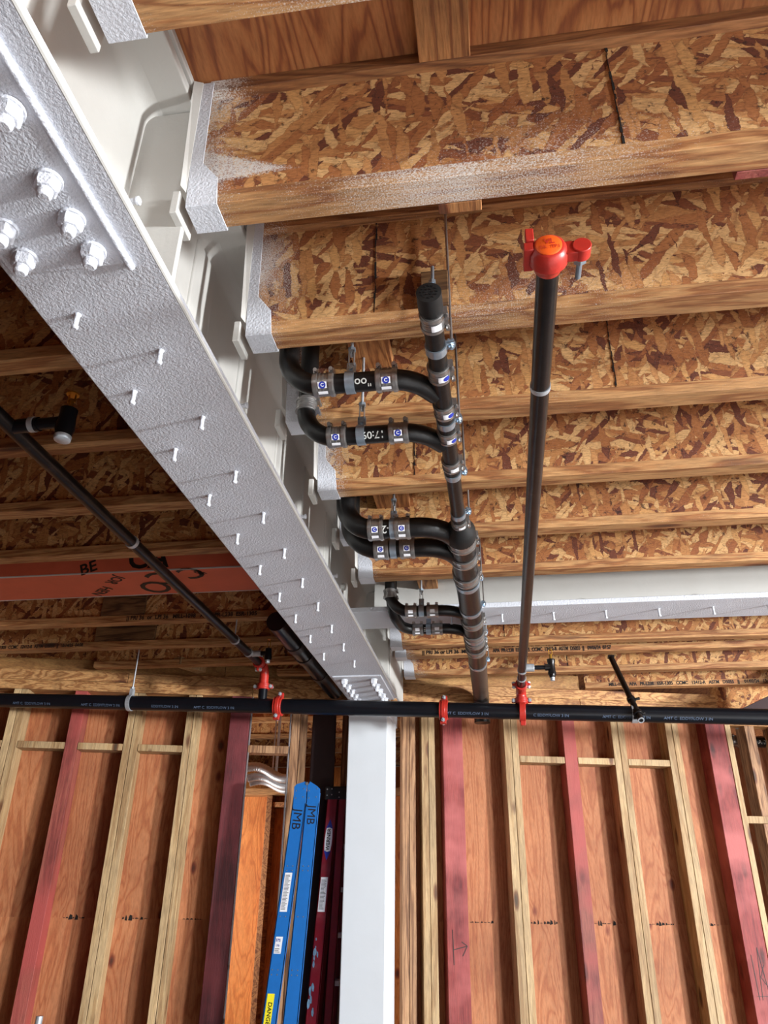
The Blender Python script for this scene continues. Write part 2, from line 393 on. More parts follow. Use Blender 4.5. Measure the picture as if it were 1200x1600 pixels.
def fillet(pts, r, n=7):
    pts = [Vector(p) for p in pts]; out = [pts[0]]
    rr = r if isinstance(r, (list, tuple)) else [r]*len(pts)
    for i in range(1, len(pts)-1):
        a = (pts[i-1]-pts[i]); b = (pts[i+1]-pts[i]); al = a.length; bl = b.length; a.normalize(); b.normalize()
        ang = a.angle(b); 
        if ang > math.pi-0.02: out.append(pts[i]); continue
        t = min(rr[i]/math.tan(ang/2), al*0.49 if i > 1 else al*0.98, bl*0.49 if i < len(pts)-2 else bl*0.98)
        p0 = pts[i]+a*t; p1 = pts[i]+b*t; R = t*math.tan(ang/2)
        c = pts[i]+(a+b).normalized()*(R/math.sin(ang/2))
        v0 = p0-c; v1 = p1-c; tot = v0.angle(v1)
        for k in range(n+1):
            f = k/n; out.append(c+(v0*math.sin((1-f)*tot)+v1*math.sin(f*tot))/math.sin(tot))
    out.append(pts[-1]); return out

def text_verts(s_, bold=0.0, spacing=1.0):
    cu = bpy.data.curves.new('t', 'FONT'); cu.body = s_; cu.size = 1.0; cu.align_x = 'CENTER'; cu.align_y = 'CENTER'; cu.offset = bold; cu.resolution_u = 3; cu.space_character = spacing
    ob = bpy.data.objects.new('t', cu); COL.objects.link(ob)
    dg = bpy.context.evaluated_depsgraph_get(); dg.update()
    me = bpy.data.meshes.new_from_object(ob.evaluated_get(dg)); 
    vs = [v.co.copy() for v in me.vertices]; fs = [list(p.vertices) for p in me.polygons]
    bpy.data.objects.remove(ob); bpy.data.curves.remove(cu); bpy.data.meshes.remove(me)
    return vs, fs
def text_flat(name, s_, c, xd, yd, size, mat, parent, bold=0.02, off=0.0012, xs=1.0, spacing=1.0):
    vs, fs = text_verts(s_, bold, spacing); xd = Vector(xd).normalized(); yd = Vector(yd).normalized(); n = xd.cross(yd); c = Vector(c)+n*off
    mb = MB(); vv = [mb.bm.verts.new(P(*(c+xd*v.x*size*xs+yd*v.y*size))) for v in vs]
    for f in fs: mb.face([vv[i] for i in f])
    return mb.build(name, mat, parent)
def on_cyl(c, axis, up_dir, r, x, y):
    """point at arc-length y round and x along a cylinder"""
    a, u, w = frame(axis, up_dir); t = y/r
    return Vector(c)+a*x+u*(r*math.cos(t))+w*(r*math.sin(t))
def text_cyl(name, s_, c, axis, facing, r, size, mat, parent, bold=0.02, xs=1.0, flip=-1):
    vs, fs = text_verts(s_, bold); mb = MB()
    vv = [mb.bm.verts.new(P(*on_cyl(c, axis, facing, r, v.x*size*xs, v.y*size*flip))) for v in vs]
    for f in fs: mb.face([vv[i] for i in f])
    return mb.build(name, mat, parent)
def patch_cyl(name, c, axis, facing, r, x0, x1, y0, y1, mat, parent, disc=False):
    mb = MB(); n = 8
    if disc:
        k = 18; cx = (x0+x1)/2; cy = (y0+y1)/2; rx = (x1-x0)/2
        ce = mb.bm.verts.new(P(*on_cyl(c, axis, facing, r, cx, cy)))
        ring = [mb.bm.verts.new(P(*on_cyl(c, axis, facing, r, cx+rx*math.cos(2*math.pi*i/k), cy+rx*math.sin(2*math.pi*i/k)))) for i in range(k)]
        for i in range(k): mb.face([ce, ring[i], ring[(i+1) % k]])
    else:
        rows = [[mb.bm.verts.new(P(*on_cyl(c, axis, facing, r, x, y0+(y1-y0)*i/n))) for x in (x0, x1)] for i in range(n+1)]
        for a, b in zip(rows, rows[1:]): mb.face([a[0], a[1], b[1], b[0]])
    return mb.build(name, mat, parent)
def dup(o, loc=None):
    """copy of a thing with its parts and sub-parts"""
    c = o.copy(); COL.objects.link(c)
    if loc is not None: c.location = P(*loc)
    for ch in [q for q in bpy.data.objects if q.parent == o]:
        d = ch.copy(); COL.objects.link(d); d.parent = c
        for g in [q for q in bpy.data.objects if q.parent == ch]:
            e = g.copy(); COL.objects.link(e); e.parent = d
    return c

# ================================================================== SETTING
ZT = 1.325       # underside of the subfloor
MB().box(-5.5, 3.6, -0.45, 8.0, ZT, ZT+0.02).build('ceiling', 'subfloor')['kind'] = 'structure'
MB().box(-12, 14, -12, 12, -CZ/S-0.2, -CZ/S-0.1).build('ground', 'soil')['kind'] = 'structure'
MB().box(-5.6, 3.6, -1.6, 8.1, -CZ/S-0.1, -CZ/S).build('floor', 'concrete')['kind'] = 'structure'
MB().box(-5.6, -5.5, -0.55, 8.0, -CZ/S, ZT+0.02).build('wall_left', 'sheath')['kind'] = 'structure'
MB().box(-5.6, 0.45, -0.55, -0.45, -CZ/S, ZT+0.02).build('light_blocker_wall', 'sheath')['kind'] = 'structure'  # unseen wall, added to keep light out of the left bay
MB().box(-5.5, 3.6, 8.0, 8.1, 0.75, ZT+0.02).build('wall_rear', 'orange_ply')['kind'] = 'structure'

# the framed wall beyond the main pipe runs 14 degrees off the joists
WD = Vector((math.cos(TH), math.sin(TH), 0)); WN = Vector((-math.sin(TH), math.cos(TH), 0)); W0 = Vector((0, 4.02, 0))
FZ = -CZ/S
def wp(s, d, z): v = W0+WD*s+WN*d; return (v.x, v.y, z)
def wbox(mb, s0, s1, d0, d1, z0, z1):
    return mb.hexa([wp(s0, d0, z0), wp(s1, d0, z0), wp(s1, d1, z0), wp(s0, d1, z0), wp(s0, d0, z1), wp(s1, d0, z1), wp(s1, d1, z1), wp(s0, d1, z1)])
DEP = 0.096; ZP = 0.90
def wall(s0, s1, nm, mat):
    mb = MB(); wbox(mb, s0, s1, DEP, DEP+0.012, FZ, -0.1015); o = mb.build(nm, mat); o['kind'] = 'structure'
    mb = MB(); wbox(mb, s0, s1, DEP, DEP+0.012, -0.1014, ZP); o2 = mb.build(nm, mat, o); return o
wl = wall(-4.2, -1.30, 'wall_far_left', 'sheath')
wr = wall(-0.45, 1.20, 'wall_far_right', 'sheath')
# ragged saw-torn gaps along the sheet joint
def tears(parent, spans):
    mb = MB()
    for s0, s1 in spans:
        s = s0
        while s < s1:
            w = random.uniform(0.006, 0.02); h = random.choice([0.002, 0.004, 0.008, 0.015]); 
            q = [wp(s, DEP-0.0008, -0.102-h*0.5), wp(s+w, DEP-0.0008, -0.102-h*random.uniform(0.1, 0.7)), wp(s+w*0.9, DEP-0.0008, -0.102+h*random.uniform(0.2, 0.9)), wp(s+w*0.3, DEP-0.0008, -0.102+h)]
            mb.face([mb.bm.verts.new(P(*p)) for p in q]); s += w*random.uniform(0.9, 1.6)
    mb.build('torn_sheet_joint', 'gap', parent)
tears(wr, [(-0.18, -0.06), (0.13, 0.26), (0.44, 0.55), (0.70, 0.84), (1.0, 1.06)])
tears(wl, [(-2.03, -1.93), (-1.77, -1.66), (-1.50, -1.42)])
# nail and knot-hole marks are part of the veneer; top plates and rim follow
def wthing(name, s0, s1, d0, d1, z0, z1, mat, label, cat, group=None, bevel=0.002, kind=None):
    mb = MB(); wbox(mb, s0, s1, d0, d1, z0, z1); o = mb.build(name, mat, None, bevel); return tag(o, label, cat, group, kind)
wthing('top_plate', -4.2, -1.27, 0, DEP, 0.90, 0.948, 'plate', 'lower timber top plate resting on the studs of the left wall', 'timber plate')
wthing('top_plate', -4.2, -1.9, 0, DEP, 0.949, 0.999, 'plate', 'upper top plate on the left wall, left of the butt joint', 'timber plate')
wthing('top_plate', -1.898, -0.75, 0.0, DEP, 0.949, 0.999, 'plate', 'upper top plate on the left wall, ending at the beam', 'timber plate')
wthing('top_plate', -1.268, -0.75, 0, DEP, 0.90, 0.948, 'plate', 'lower top plate spanning over the framed opening behind the ladders', 'timber plate')
wthing('top_plate', -0.55, 0.45, 0, DEP, 0.90, 0.948, 'plate', 'lower top plate of the right wall, left length beside the white column', 'timber plate')
wthing('top_plate', 0.452, 1.215, 0, DEP, 0.90, 0.948, 'plate', 'lower top plate of the right wall, right length ending at the crimson post', 'timber plate')
wthing('top_plate', -0.55, 1.21, 0, DEP, 0.949, 0.999, 'plate', 'upper top plate lying along the right wall', 'timber plate')
wthing('rim_board', -4.2, -1.42, 0.01, 0.03, 1.0, 1.06, 'rim', 'golden rim board with an inked stamp on the left wall', 'rim board')
wthing('rim_board', -1.418, -0.75, 0.01, 0.03, 1.0, 1.06, 'rim', 'rim board over the opening between the posts', 'rim board')
rimr = wthing('rim_board', -0.55, 0.455, 0.0, 0.03, 1.0, 1.075, 'rim', 'swirl-grained rim board on the right wall behind the sprinkler pipe', 'rim board')
wthing('strand_board', -4.2, 0.455, 0.032, 0.045, 1.0, ZT, 'osb_plain', 'strand board closing the joist ends above the wall plates', 'board')
wthing('header_beam', 1.26, 3.0, 0.10, 0.17, 0.86, 0.93, 'plate', 'pale header right of the crimson post, under a strip of strand board', 'beam')
wthing('strand_board', 1.26, 3.0, 0.12, 0.14, 0.932, ZT, 'osb_plain', 'strand board above the header at the right edge', 'board')

def studs(lst, mat_default='stud'):
    for (s0, s1, mat, name, label, cat, z0, z1) in lst:
        wthing(name, s0, s1, 0, DEP, z0, z1, mat, label, cat, 'wall studs of the far framed wall' if cat == 'stud' else 'posts of the far framed wall')
B = FZ; T = ZP-0.001
studs([
 (-2.762, -2.728, 'stud', 'wall_stud', 'pale stud at the far left edge of the picture, left ply', 'stud', B, T),
 (-2.438, -2.404, 'stud', 'wall_stud', 'outer ply of the leftmost doubled pale stud', 'stud', B, T),
 (-2.402, -2.368, 'stud', 'wall_stud', 'inner ply of the leftmost doubled pale stud', 'stud', B, T),
 (-2.143, -2.085, 'stud_red', 'wall_stud', 'red-stained stud on the left wall above the metal conduit', 'stud', B, T),
 (-1.869, -1.836, 'stud', 'wall_stud', 'left ply of the doubled pale stud under the strap hanger', 'stud', B, T),
 (-1.834, -1.800, 'stud', 'wall_stud', 'right ply of the doubled pale stud under the strap hanger, ink scribbles near its foot', 'stud', B, T),
 (-1.584, -1.551, 'stud', 'wall_stud', 'left ply of the doubled stud next to the maroon post', 'stud', B, T),
 (-1.549, -1.518, 'stud', 'wall_stud', 'right ply of the doubled stud next to the maroon post', 'stud', B, T),
 (-0.498, -0.465, 'stud_brown', 'wall_stud', 'brown stud nearest the white column on its right, left ply', 'stud', B, T),
 (-0.463, -0.432, 'stud_brown', 'wall_stud', 'brown stud nearest the white column on its right, right ply', 'stud', B, T),
 (-0.400, -0.367, 'stud', 'wall_stud', 'left ply of the pale stud pair beside the crimson post with the arrow', 'stud', B, T),
 (-0.365, -0.333, 'stud', 'wall_stud', 'right ply of the pale stud pair beside the crimson post with the arrow', 'stud', B, T),
 (0.028, 0.066, 'stud', 'wall_stud', 'left ply of the stud pair below the red sprinkler fitting', 'stud', B, T),
 (0.068, 0.102, 'stud', 'wall_stud', 'right ply of the stud pair below the red sprinkler fitting', 'stud', B, T),
 (0.341, 0.407, 'stud_red', 'wall_stud', 'single red-stained stud with a knot in the middle of the right wall', 'stud', B, T),
 (0.603, 0.638, 'stud', 'wall_stud', 'left ply of the stud pair below the sway brace', 'stud', B, T),
 (0.640, 0.674, 'stud', 'wall_stud', 'right ply of the stud pair below the sway brace', 'stud', B, T),
 (0.900, 0.935, 'stud', 'wall_stud', 'left ply of the last stud pair before the worn crimson post', 'stud', B, T),
 (0.937, 0.970, 'stud', 'wall_stud', 'right ply of the last stud pair before the worn crimson post', 'stud', B, T)])
pm = wthing('timber_post', -1.368, -1.270, -0.01, DEP-0.001, B, T, 'post_maroon', 'dark maroon square post left of the opening and ladders', 'post', 'posts of the far framed wall', 0.003)
pa = wthing('timber_post', -0.292, -0.190, -0.005, DEP-0.001, B, T, 'post_pink', 'crimson painted post with an inked arrow, right of the white column', 'post', 'posts of the far framed wall', 0.003)
pr = wthing('timber_post', 1.120, 1.226, -0.005, DEP-0.001, B, T, 'post_pink', 'worn crimson post with scuffs and pencil marks near the right edge', 'post', 'posts of the far framed wall', 0.003)
# arrow and pencil marks
mb = MB()
def wline(mb, a, b, w, d=-0.0065):
    a = Vector(a); b = Vector(b); t = (b-a).normalized(); n = Vector((-t.y, t.x))*w
    q = [a-n, a+n, b+n, b-n]; mb.face([mb.bm.verts.new(P(*wp(p.x, d, p.y))) for p in q])
for a, b in (((-0.266, -0.13), (-0.263, -0.27)), ((-0.263, -0.21), (-0.20, -0.195)), ((-0.20, -0.195), (-0.226, -0.178)), ((-0.20, -0.195), (-0.222, -0.235))): wline(mb, a, b, 0.0016)
mb.build('arrow_mark', 'black_ink', pa)
mb = MB()
for a, b in (((1.145, -0.22), (1.15, -0.40)), ((1.18, -0.19), (1.165, -0.40)), ((1.18, -0.19), (1.205, -0.40)), ((1.14, -0.385), (1.222, -0.385)), ((1.20, -0.26), (1.175, -0.31)), ((1.175, -0.31), (1.21, -0.36))): wline(mb, a, b, 0.0011)
mb.build('pencil_mark', 'black_ink', pr)
blk = [(-2.70, -2.44, 'pale blocking at the far left edge between studs'), (-2.366, -2.145, 'pale blocking left of the red-stained stud on the left wall'), (-2.083, -1.871, 'pale blocking right of the red-stained stud on the left wall'),
       (-1.798, -1.586, 'pale blocking between the two doubled studs of the left wall'), (0.104, 0.339, 'pale blocking left of the single red stud on the right wall'),
       (0.409, 0.601, 'pale blocking right of the single red stud on the right wall'), (0.676, 0.898, 'pale blocking in the bay below the sway brace fitting')]
for s0, s1, lb in blk:
    wthing('stud_blocking', s0, s1, 0.0, DEP-0.01, 0.618, 0.650, 'stud', lb, 'blocking', 'blocking between wall studs')
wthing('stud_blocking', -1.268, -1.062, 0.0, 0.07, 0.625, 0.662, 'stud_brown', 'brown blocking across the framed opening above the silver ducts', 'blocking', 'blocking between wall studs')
# opening framing between maroon post and the column
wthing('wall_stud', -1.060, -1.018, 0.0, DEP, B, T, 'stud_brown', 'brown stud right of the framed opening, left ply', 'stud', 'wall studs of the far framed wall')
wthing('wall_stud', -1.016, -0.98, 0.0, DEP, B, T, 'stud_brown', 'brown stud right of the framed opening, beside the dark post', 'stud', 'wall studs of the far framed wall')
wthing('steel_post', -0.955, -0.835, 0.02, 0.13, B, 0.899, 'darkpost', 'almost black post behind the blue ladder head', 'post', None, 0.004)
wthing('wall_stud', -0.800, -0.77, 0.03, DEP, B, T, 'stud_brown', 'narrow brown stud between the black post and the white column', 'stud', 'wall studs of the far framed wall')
for s0, s1, lb in ((-1.268, -1.260, 'grey metal edge strip along the maroon post'), (-1.070, -1.062, 'grey metal edge strip along the brown stud of the opening')):
    wthing('edge_strip', s0, s1, 0.0, 0.012, B, T, 'cleatgrey', lb, 'metal strip')
# studs behind the right post
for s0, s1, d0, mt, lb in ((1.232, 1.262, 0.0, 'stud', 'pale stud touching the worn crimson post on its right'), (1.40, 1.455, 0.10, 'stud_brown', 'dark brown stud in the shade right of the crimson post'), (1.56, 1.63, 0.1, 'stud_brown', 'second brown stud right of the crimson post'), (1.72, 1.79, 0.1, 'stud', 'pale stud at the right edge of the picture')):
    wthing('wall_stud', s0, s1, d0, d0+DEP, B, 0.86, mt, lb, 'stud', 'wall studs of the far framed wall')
wthing('stud_blocking', 1.27, 1.70, 0.07, 0.10, 0.36, 0.395, 'stud', 'pale blocking right of the worn crimson post', 'blocking', 'blocking between wall studs')
wthing('wall_panel', 1.34, 3.0, 0.36, 0.375, B, 0.86, 'sheath', 'plywood panel behind the brown studs at the right edge', 'panel')

# room beyond the opening
MB().box(-2.6, -0.5, 4.95, 4.97, FZ, 0.56).build('wall_beyond', 'orange_ply')['kind'] = 'structure'
tag(MB().box(-2.4, -0.6, 4.86, 4.948, 0.56, 0.60).build('top_plate', 'plate', None, 0.002), 'timber plate capping the plywood partition seen through the opening', 'timber plate')
tag(MB().box(-1.455, -1.42, 4.86, 4.948, FZ, 0.559).build('wall_stud', 'block', None, 0.002), 'orange lit stud on the partition seen through the opening', 'stud')
tag(MB().box(-2.4, -0.6, 4.86, 4.948, 0.49, 0.525).build('stud_blocking', 'block', None, 0.002) if False else MB().box(-1.418, -0.9, 4.87, 4.948, 0.49, 0.52).build('stud_blocking', 'block', None, 0.002), 'blocking under the partition plate seen through the opening', 'blocking')

# ================================================================== I-JOISTS
FW = 0.050; FH = 0.030; JT = ZT
def joist(yfar, x0, x1, label, group, zb=1.0, web='osb', fl='flange'):
    y0 = yfar-FW; yc = (y0+yfar)/2
    t = thing('i_joist', ((x0+x1)/2, yc, zb), label, 'joist', group)
    MB().box(x0, x1, yc-0.0065, yc+0.0065, zb+FH, JT-FH).build('web', web, t)
    MB().box(x0, x1, y0, yfar, zb, zb+FH).build('bottom_flange', fl, t, 0.0015)
    MB().box(x0, x1, y0, yfar, JT-FH, JT-0.0005).build('top_flange', 'flange_top', t, 0.0015)
    return t, yc
XE = 3.3; XJ = -0.455
names = ['nearest joist overhead, only its underside at the top left corner', 'second joist overhead, web splashed with a pointed fan of white overspray', 'third joist, behind the capped drain end and red sprinkler cap',
 'fourth joist, crossing behind the upper pair of black drain branches', 'fifth joist, just above the middle pair of drain branches', 'sixth joist, behind the drain reducer', 'seventh joist, nearest before the white cross beam']
YR = [0.541, 0.8635, 1.183, 1.494, 1.834, 2.150, 2.480]
JR = []
for y, nme in zip(YR, names):
    JR.append(joist(y, XJ, XE, 'strand board and timber I-'+nme, 'joists of the right bay')[0])
sj = [(3.305, 'I-joist right behind the white cross beam, paint-dusted flange'), (3.470, 'I-joist with black grade stamp, set close behind the dusted one'), (3.815, 'I-joist beyond the stamped one, above the sprinkler tee'), (4.150, 'last I-joist, stamped flange running over the wall plates at right')]
for i, (y, nme) in enumerate(sj):
    x0 = XJ+0.02 if i < 2 else (-0.43 if i == 2 else 0.47)
    JR.append(joist(y, x0, XE, nme, 'joists of the right bay')[0])
def stamp(parent, s_, xc, yface, size, xs=1.0):
    text_flat('stamp_text', s_, (xc, yface, 1.0155), (1, 0, 0), (0, 0, 1), size, 'black_ink', parent, 0.035, 0.0012, xs)
stamp(JR[8], '|| PRI 36 or LPI 36  MILL-1098', -0.19, 3.42, 0.024, 0.95)
stamp(JR[8], 'APA  PR-L238  ESR-1305  CCMC  12412-R  ASTM  D5055  ||   09/06/24  07:57', 0.26, 3.42, 0.024, 0.68)
stamp(JR[10], 'MILL-1098   APA   PR-L238   ESR-1305   CCMC   12412-R   ASTM   D5055   ||    01/02/24   13:47', 1.0, 4.10, 0.024, 0.85)
# joints in the webs: dark butt seams
def seam(parent, x, yc, z0=1.03, z1=1.295):
    mb = MB(); z = z0; xx = x
    while z < z1:
        w = random.choice([0.0008, 0.001, 0.0022, 0.004]); h = random.uniform(0.008, 0.02); xx = x+random.uniform(-0.001, 0.001)
        mb.box(xx-w/2, xx+w/2, yc-0.0078, yc-0.0055, z, min(z+h, z1)); z += h
    mb.build('web_seam', 'gap', parent)
for j, xs_ in ((1, (0.245,)), (2, (-0.20,)), (4, (-0.19,)), (3, (0.31,)), (7, (0.05,)), (9, (-0.11, 0.36))):
    for x in xs_: seam(JR[j], x, JR[j].location.y/S)

YL = [(0.541, 'nearest'), (0.870, 'second'), (1.193, 'third'), (1.518, 'fourth'), (1.852, 'fifth'), (2.172, 'sixth')]
ll = ['unseen overhead', 'second', 'dusted with overspray at the upper left', 'crossing behind the left sprinkler outlet', 'crossing below the left sprinkler outlet', 'just before the orange wrapped beam']
JL = []
for (y, _), nme in list(zip(YL, ll))[1:]:
    JL.append(joist(y, -5.4, -0.70, 'shaded I-joist of the left bay, '+('next to the bolted splice' if nme == 'second' else nme), 'joists of the left bay')[0])
for y, nme, x0, x1 in ((2.850, 'first behind the orange wrapped beam, stamped flange', -4.9, -0.70), (3.185, 'stamped with a date, second behind the orange beam', -3.1, -0.70), (3.50, 'running skew into the left wall plates', -1.98, -0.70), (3.72, 'last before the wall opening', -1.10, -0.70)):
    JL.append(joist(y, x0, x1, 'shaded I-joist of the left bay, '+nme, 'joists of the left bay')[0])
text_flat('stamp_text', '|| PRI 36  or  LPI 36   MILL-1098   APA   PR-L238  ESR-1305', (-1.22, 2.80, 1.0155), (1, 0, 0), (0, 0, 1), 0.024, 'black_ink', JL[5], 0.035, xs=0.95)
text_flat('stamp_text', 'PR-L238  ESR-1305  CCMC  12412-R  ASTM  D5055  ||  10/14/25  04:08', (-2.13, 3.135, 1.0155), (1, 0, 0), (0, 0, 1), 0.022, 'black_ink', JL[6], 0.035, xs=0.80)

# orange faced beam
ob = thing('wrapped_beam', (-3.0, 2.39, 1.0), 'orange-faced engineered beam with big black printed letters in the left bay', 'beam')
MB().box(-5.4, -0.70, 2.285, 2.505, 1.0, 1.30).build('beam_body', 'orange', ob, 0.002)
mb = MB(); mb.box(-5.4, -0.70, 2.2835, 2.2875, 0.9985, 1.003); mb.box(-5.4, -0.70, 2.5035, 2.507, 0.9985, 1.003); mb.build('edge_trim', 'white_smooth', ob)
def btext(s_, x, y, ang, size, bold=0.02):
    a = math.radians(ang); text_flat('printed_letters', s_, (x, y, 1.0), (math.cos(a), math.sin(a), 0), (math.sin(a), -math.cos(a), 0), size, 'black_ink', ob, bold, 0.0012)
btext('C', -1.15, 2.345, 155, 0.15, 0.01); btext('C', -1.03, 2.315, 160, 0.13, 0.01); btext('O', -1.215, 2.43, 150, 0.15, 0.01)
btext('JOR', -1.33, 2.35, 140, 0.055); btext('HEN', -1.43, 2.45, 140, 0.055); btext('BE', -1.0, 2.32, 60, 0.04); btext('O', -1.85, 2.36, 60, 0.12, 0.01)
def ntext(s_, x, z, size, ang=0):
    a = math.radians(ang); text_flat('printed_letters', s_, (x, 2.285, z), (math.cos(a), 0, math.sin(a)), (-math.sin(a), 0, math.cos(a)), size, 'black_ink', ob, 0.02, 0.0015)
ntext('CA', -1.18, 1.045, 0.11); ntext('BE', -1.40, 1.02, 0.06, 20)

# flat blocks between joists that carry the pipe rods
def blockbox(x0, x1, y0, y1, z0, z1, lb, mat='block', cat='blocking'):
    return tag(MB().box(x0, x1, y0, y1, z0, z1).build('joist_block', mat, None, 0.0015), lb, cat, 'wood blocks between the joists')
blockbox(-0.073, 0.016, 0.542, 0.8125, 1.293, 1.3245, 'flat pale board under the subfloor at the top of the picture')
blockbox(-0.30, -0.205, 1.166, 1.4615, 1.15, 1.182, 'flat board between joists above the upper drain branches')
blockbox(-0.345, -0.238, 1.817, 2.117, 1.105, 1.135, 'flat board between joists above the middle drain branches')
blockbox(-0.28, -0.205, 2.50, 2.80, 1.09, 1.12, 'flat board above the lower drain branches next to the white cross beam')
blockbox(-0.104, -0.050, 1.128, 1.1505, 1.031, 1.12, 'small dark wood cleat behind the rod over the drain cap', 'block_z', 'wood cleat')
blockbox(-0.05, 0.02, 0.8645, 0.885, 1.0, 1.05, 'small block peeking out under the second joist')
blockbox(0.41, 0.55, 0.8645, 0.88, 1.0, 1.05, 'reddish block end at the right edge under the second joist', 'stud_red')
for x0, x1, y0, z0, z1, lb in ((-1.62, -1.43, 2.80, 1.05, 1.15, 'wood web filler on the stamped joist behind the orange beam'), (-1.82, -1.53, 3.135, 1.05, 1.15, 'wood web filler block at the strap hanger rod')):
    blockbox(x0, x1, y0-0.0, y0+0.0165, z0-0.018, z1, lb, 'block_z', 'wood cleat')
# angled kicker block on the left wall
mb = MB(); a = Vector(wp(-1.64, -0.17, 1.002)); b_ = Vector(wp(-1.53, -0.035, 1.002)); 
dd = (b_-a).normalized(); nn = Vector((-dd.y, dd.x, 0)); mb.obox((a+b_)/2+Vector((0, 0, 0.02)), dd*((b_-a).length/2), nn*0.03, (0, 0, 0.02))
tag(mb.build('kicker_block', 'stud', None, 0.002), 'short angled pale block resting on the left wall plate', 'blocking')

# ================================================================== MAIN STEEL BEAM
bz = 0.848; BX0, BX1, BXC = -0.712, -0.471, -0.5915; BY0, BY1 = -0.43, 3.60; BT = 1.285
beam = thing('steel_beam', (BXC, 1.35, bz), 'large white painted steel beam with studs on its underside, running to the column', 'beam')
MB().box(BX0, BX1, BY0, BY1, bz, bz+0.022).build('bottom_flange', 'white', beam, 0.003)
MB().box(-0.700, -0.490, BY0, BY1, BT, BT+0.022).build('top_flange', 'white_smooth', beam, 0.003)
# web with generous coating fillets at both flanges
prof = []
wh = 0.010
def arcp(cx, cz, r, a0, a1, n=6): return [(cx+r*math.cos(math.radians(a0+(a1-a0)*i/n)), cz+r*math.sin(math.radians(a0+(a1-a0)*i/n))) for i in range(n+1)]
rr = 0.03
prof += arcp(BXC+wh+rr, bz+0.022+rr, rr, 270, 180) + arcp(BXC+wh+rr, BT-rr, rr, 180, 90)
prof += arcp(BXC-wh-rr, BT-rr, rr, 90, 0) + arcp(BXC-wh-rr, bz+0.022+rr, rr, 0, -90)
MB().prism([(x, BY0, z) for x, z in prof], (0, BY1-BY0, 0)).build('web', 'white_smooth', beam, 0, True)
def stiffener(y, z1=BT):
    MB().prism([(BXC+wh-0.002, y, bz+0.021), (BX1-0.002, y, bz+0.021), (BX1-0.002, y, bz+0.18), (BX1-0.002, y, z1-0.003), (BXC+wh-0.002, y, z1-0.003)], (0, 0.012, 0)).build('stiffener', 'white_smooth', beam, 0.002)
stiffener(0.838); stiffener(3.30)
# thin raised pads that shape the joists' shadows into the web
for y in YR[2:]:
    yc = y-FW/2
    mb = MB(); mb.box(BXC+wh-0.006, BXC+wh+0.005, yc-0.055, yc+0.055, bz+0.09, BT-0.03)
    mb.build('joist_shadow_pad', 'white_smooth', beam, 0.011, False, 4)
# pins
def pin(p, d, ln=0.024, r=0.0045):
    p = Vector(p); d = Vector(d).normalized()
    mb = MB(); mb.lathe(p, d, [(-0.001, r*1.5), (0.003, r), (ln, r*0.95), (ln, r*1.35), (ln+0.004, r*1.35), (ln+0.006, r*0.8)], 10)
    return mb.build('weld_pin', 'white', beam, 0, True)
py = [(-0.764, 1.032), (-0.647, 1.156), (-0.764, 1.284), (-0.648, 1.401), (-0.768, 1.53), (-0.652, 1.658), (-0.768, 1.777), (-0.648, 1.903), (-0.77, 2.035), (-0.654, 2.161), (-0.773, 2.286), (-0.658, 2.42), (-0.777, 2.55), (-0.657, 2.665), (-0.777, 2.792), (-0.66, 2.934), (-0.78, 3.059), (-0.66, 3.192), (-0.78, 3.33), (-0.66, 3.46)]
k = bz
p0 = pin((py[0][0]*k, py[0][1]*k, bz), (0, 0, -1))
for (x, y) in py[1:]:
    c = p0.copy(); COL.objects.link(c); c.location = Vector(((x-py[0][0])*k*S, (y-py[0][1])*k*S, 0)); c.parent = beam
wp0 = pin((BXC+wh, 0.79, 0.998), (1, 0, 0), 0.05, 0.0055)
for y in (1.365, 1.935, 2.40, 2.89):
    c = wp0.copy(); COL.objects.link(c); c.location = Vector((0, (y-0.79)*S, 0)); c.parent = beam
# splice plate with weld bead and its bolts
MB().box(-0.700, -0.513, BY0, 0.775, bz-0.006, bz+0.001).build('splice_plate', 'white', beam, 0.003)
MB().cyl((-0.512, BY0, bz-0.003), (-0.512, 0.785, bz-0.003), 0.006, 10).build('weld_bead', 'white', beam, 0, True)
MB().cyl((-0.4715, BY0, bz+0.004), (-0.4715, 3.57, bz+0.004), 0.004, 8).build('weld_bead', 'white_smooth', beam, 0, True)
def bolt(x, y, z=bz-0.006, sc=1.0, ang=0.0):
    mb = MB(); a = Vector((x, y, z))
    mb.lathe(a, (0, 0, -1), [(0, 0.0205*sc), (0.006*sc, 0.0205*sc)], 20)
    d, u, w = frame((0, 0, -1), (math.cos(ang), math.sin(ang), 0))
    rg = []
    for t, r in ((0.005, 0.019), (0.020, 0.019), (0.024, 0.0155)):
        rg.append([mb.bm.verts.new(P(*(a+d*t*sc+(u*math.cos(q)+w*math.sin(q))*r*sc))) for q in [math.pi/3*i for i in range(6)]])
    for A, B_ in zip(rg, rg[1:]):
        for i in range(6): mb.face([A[i], A[(i+1) % 6], B_[(i+1) % 6], B_[i]])
    mb.face(rg[-1])
    mb.lathe(a+Vector((0, 0, -0.02*sc)), (0, 0, -1), [(0, 0.011*sc), (0.014*sc, 0.011*sc), (0.018*sc, 0.008*sc)], 14)
    return mb.build('bolt', 'white', beam, 0.001)
kk = (bz-0.012)/0.98
for i, (x, y) in enumerate([(-0.635, 0.606), (-0.644, 0.724), (-0.646, 0.799), (-0.645, 0.869), (-0.768, 0.803), (-0.771, 0.867), (-0.635, 0.53), (-0.765, 0.72)]):
    bolt(x*kk, y*kk, bz-0.006, 0.92, 0.3*i)
MB().box(-0.70, -0.485, 3.16, 3.60, bz-0.006, bz+0.001).build('splice_plate', 'white', beam, 0.003)
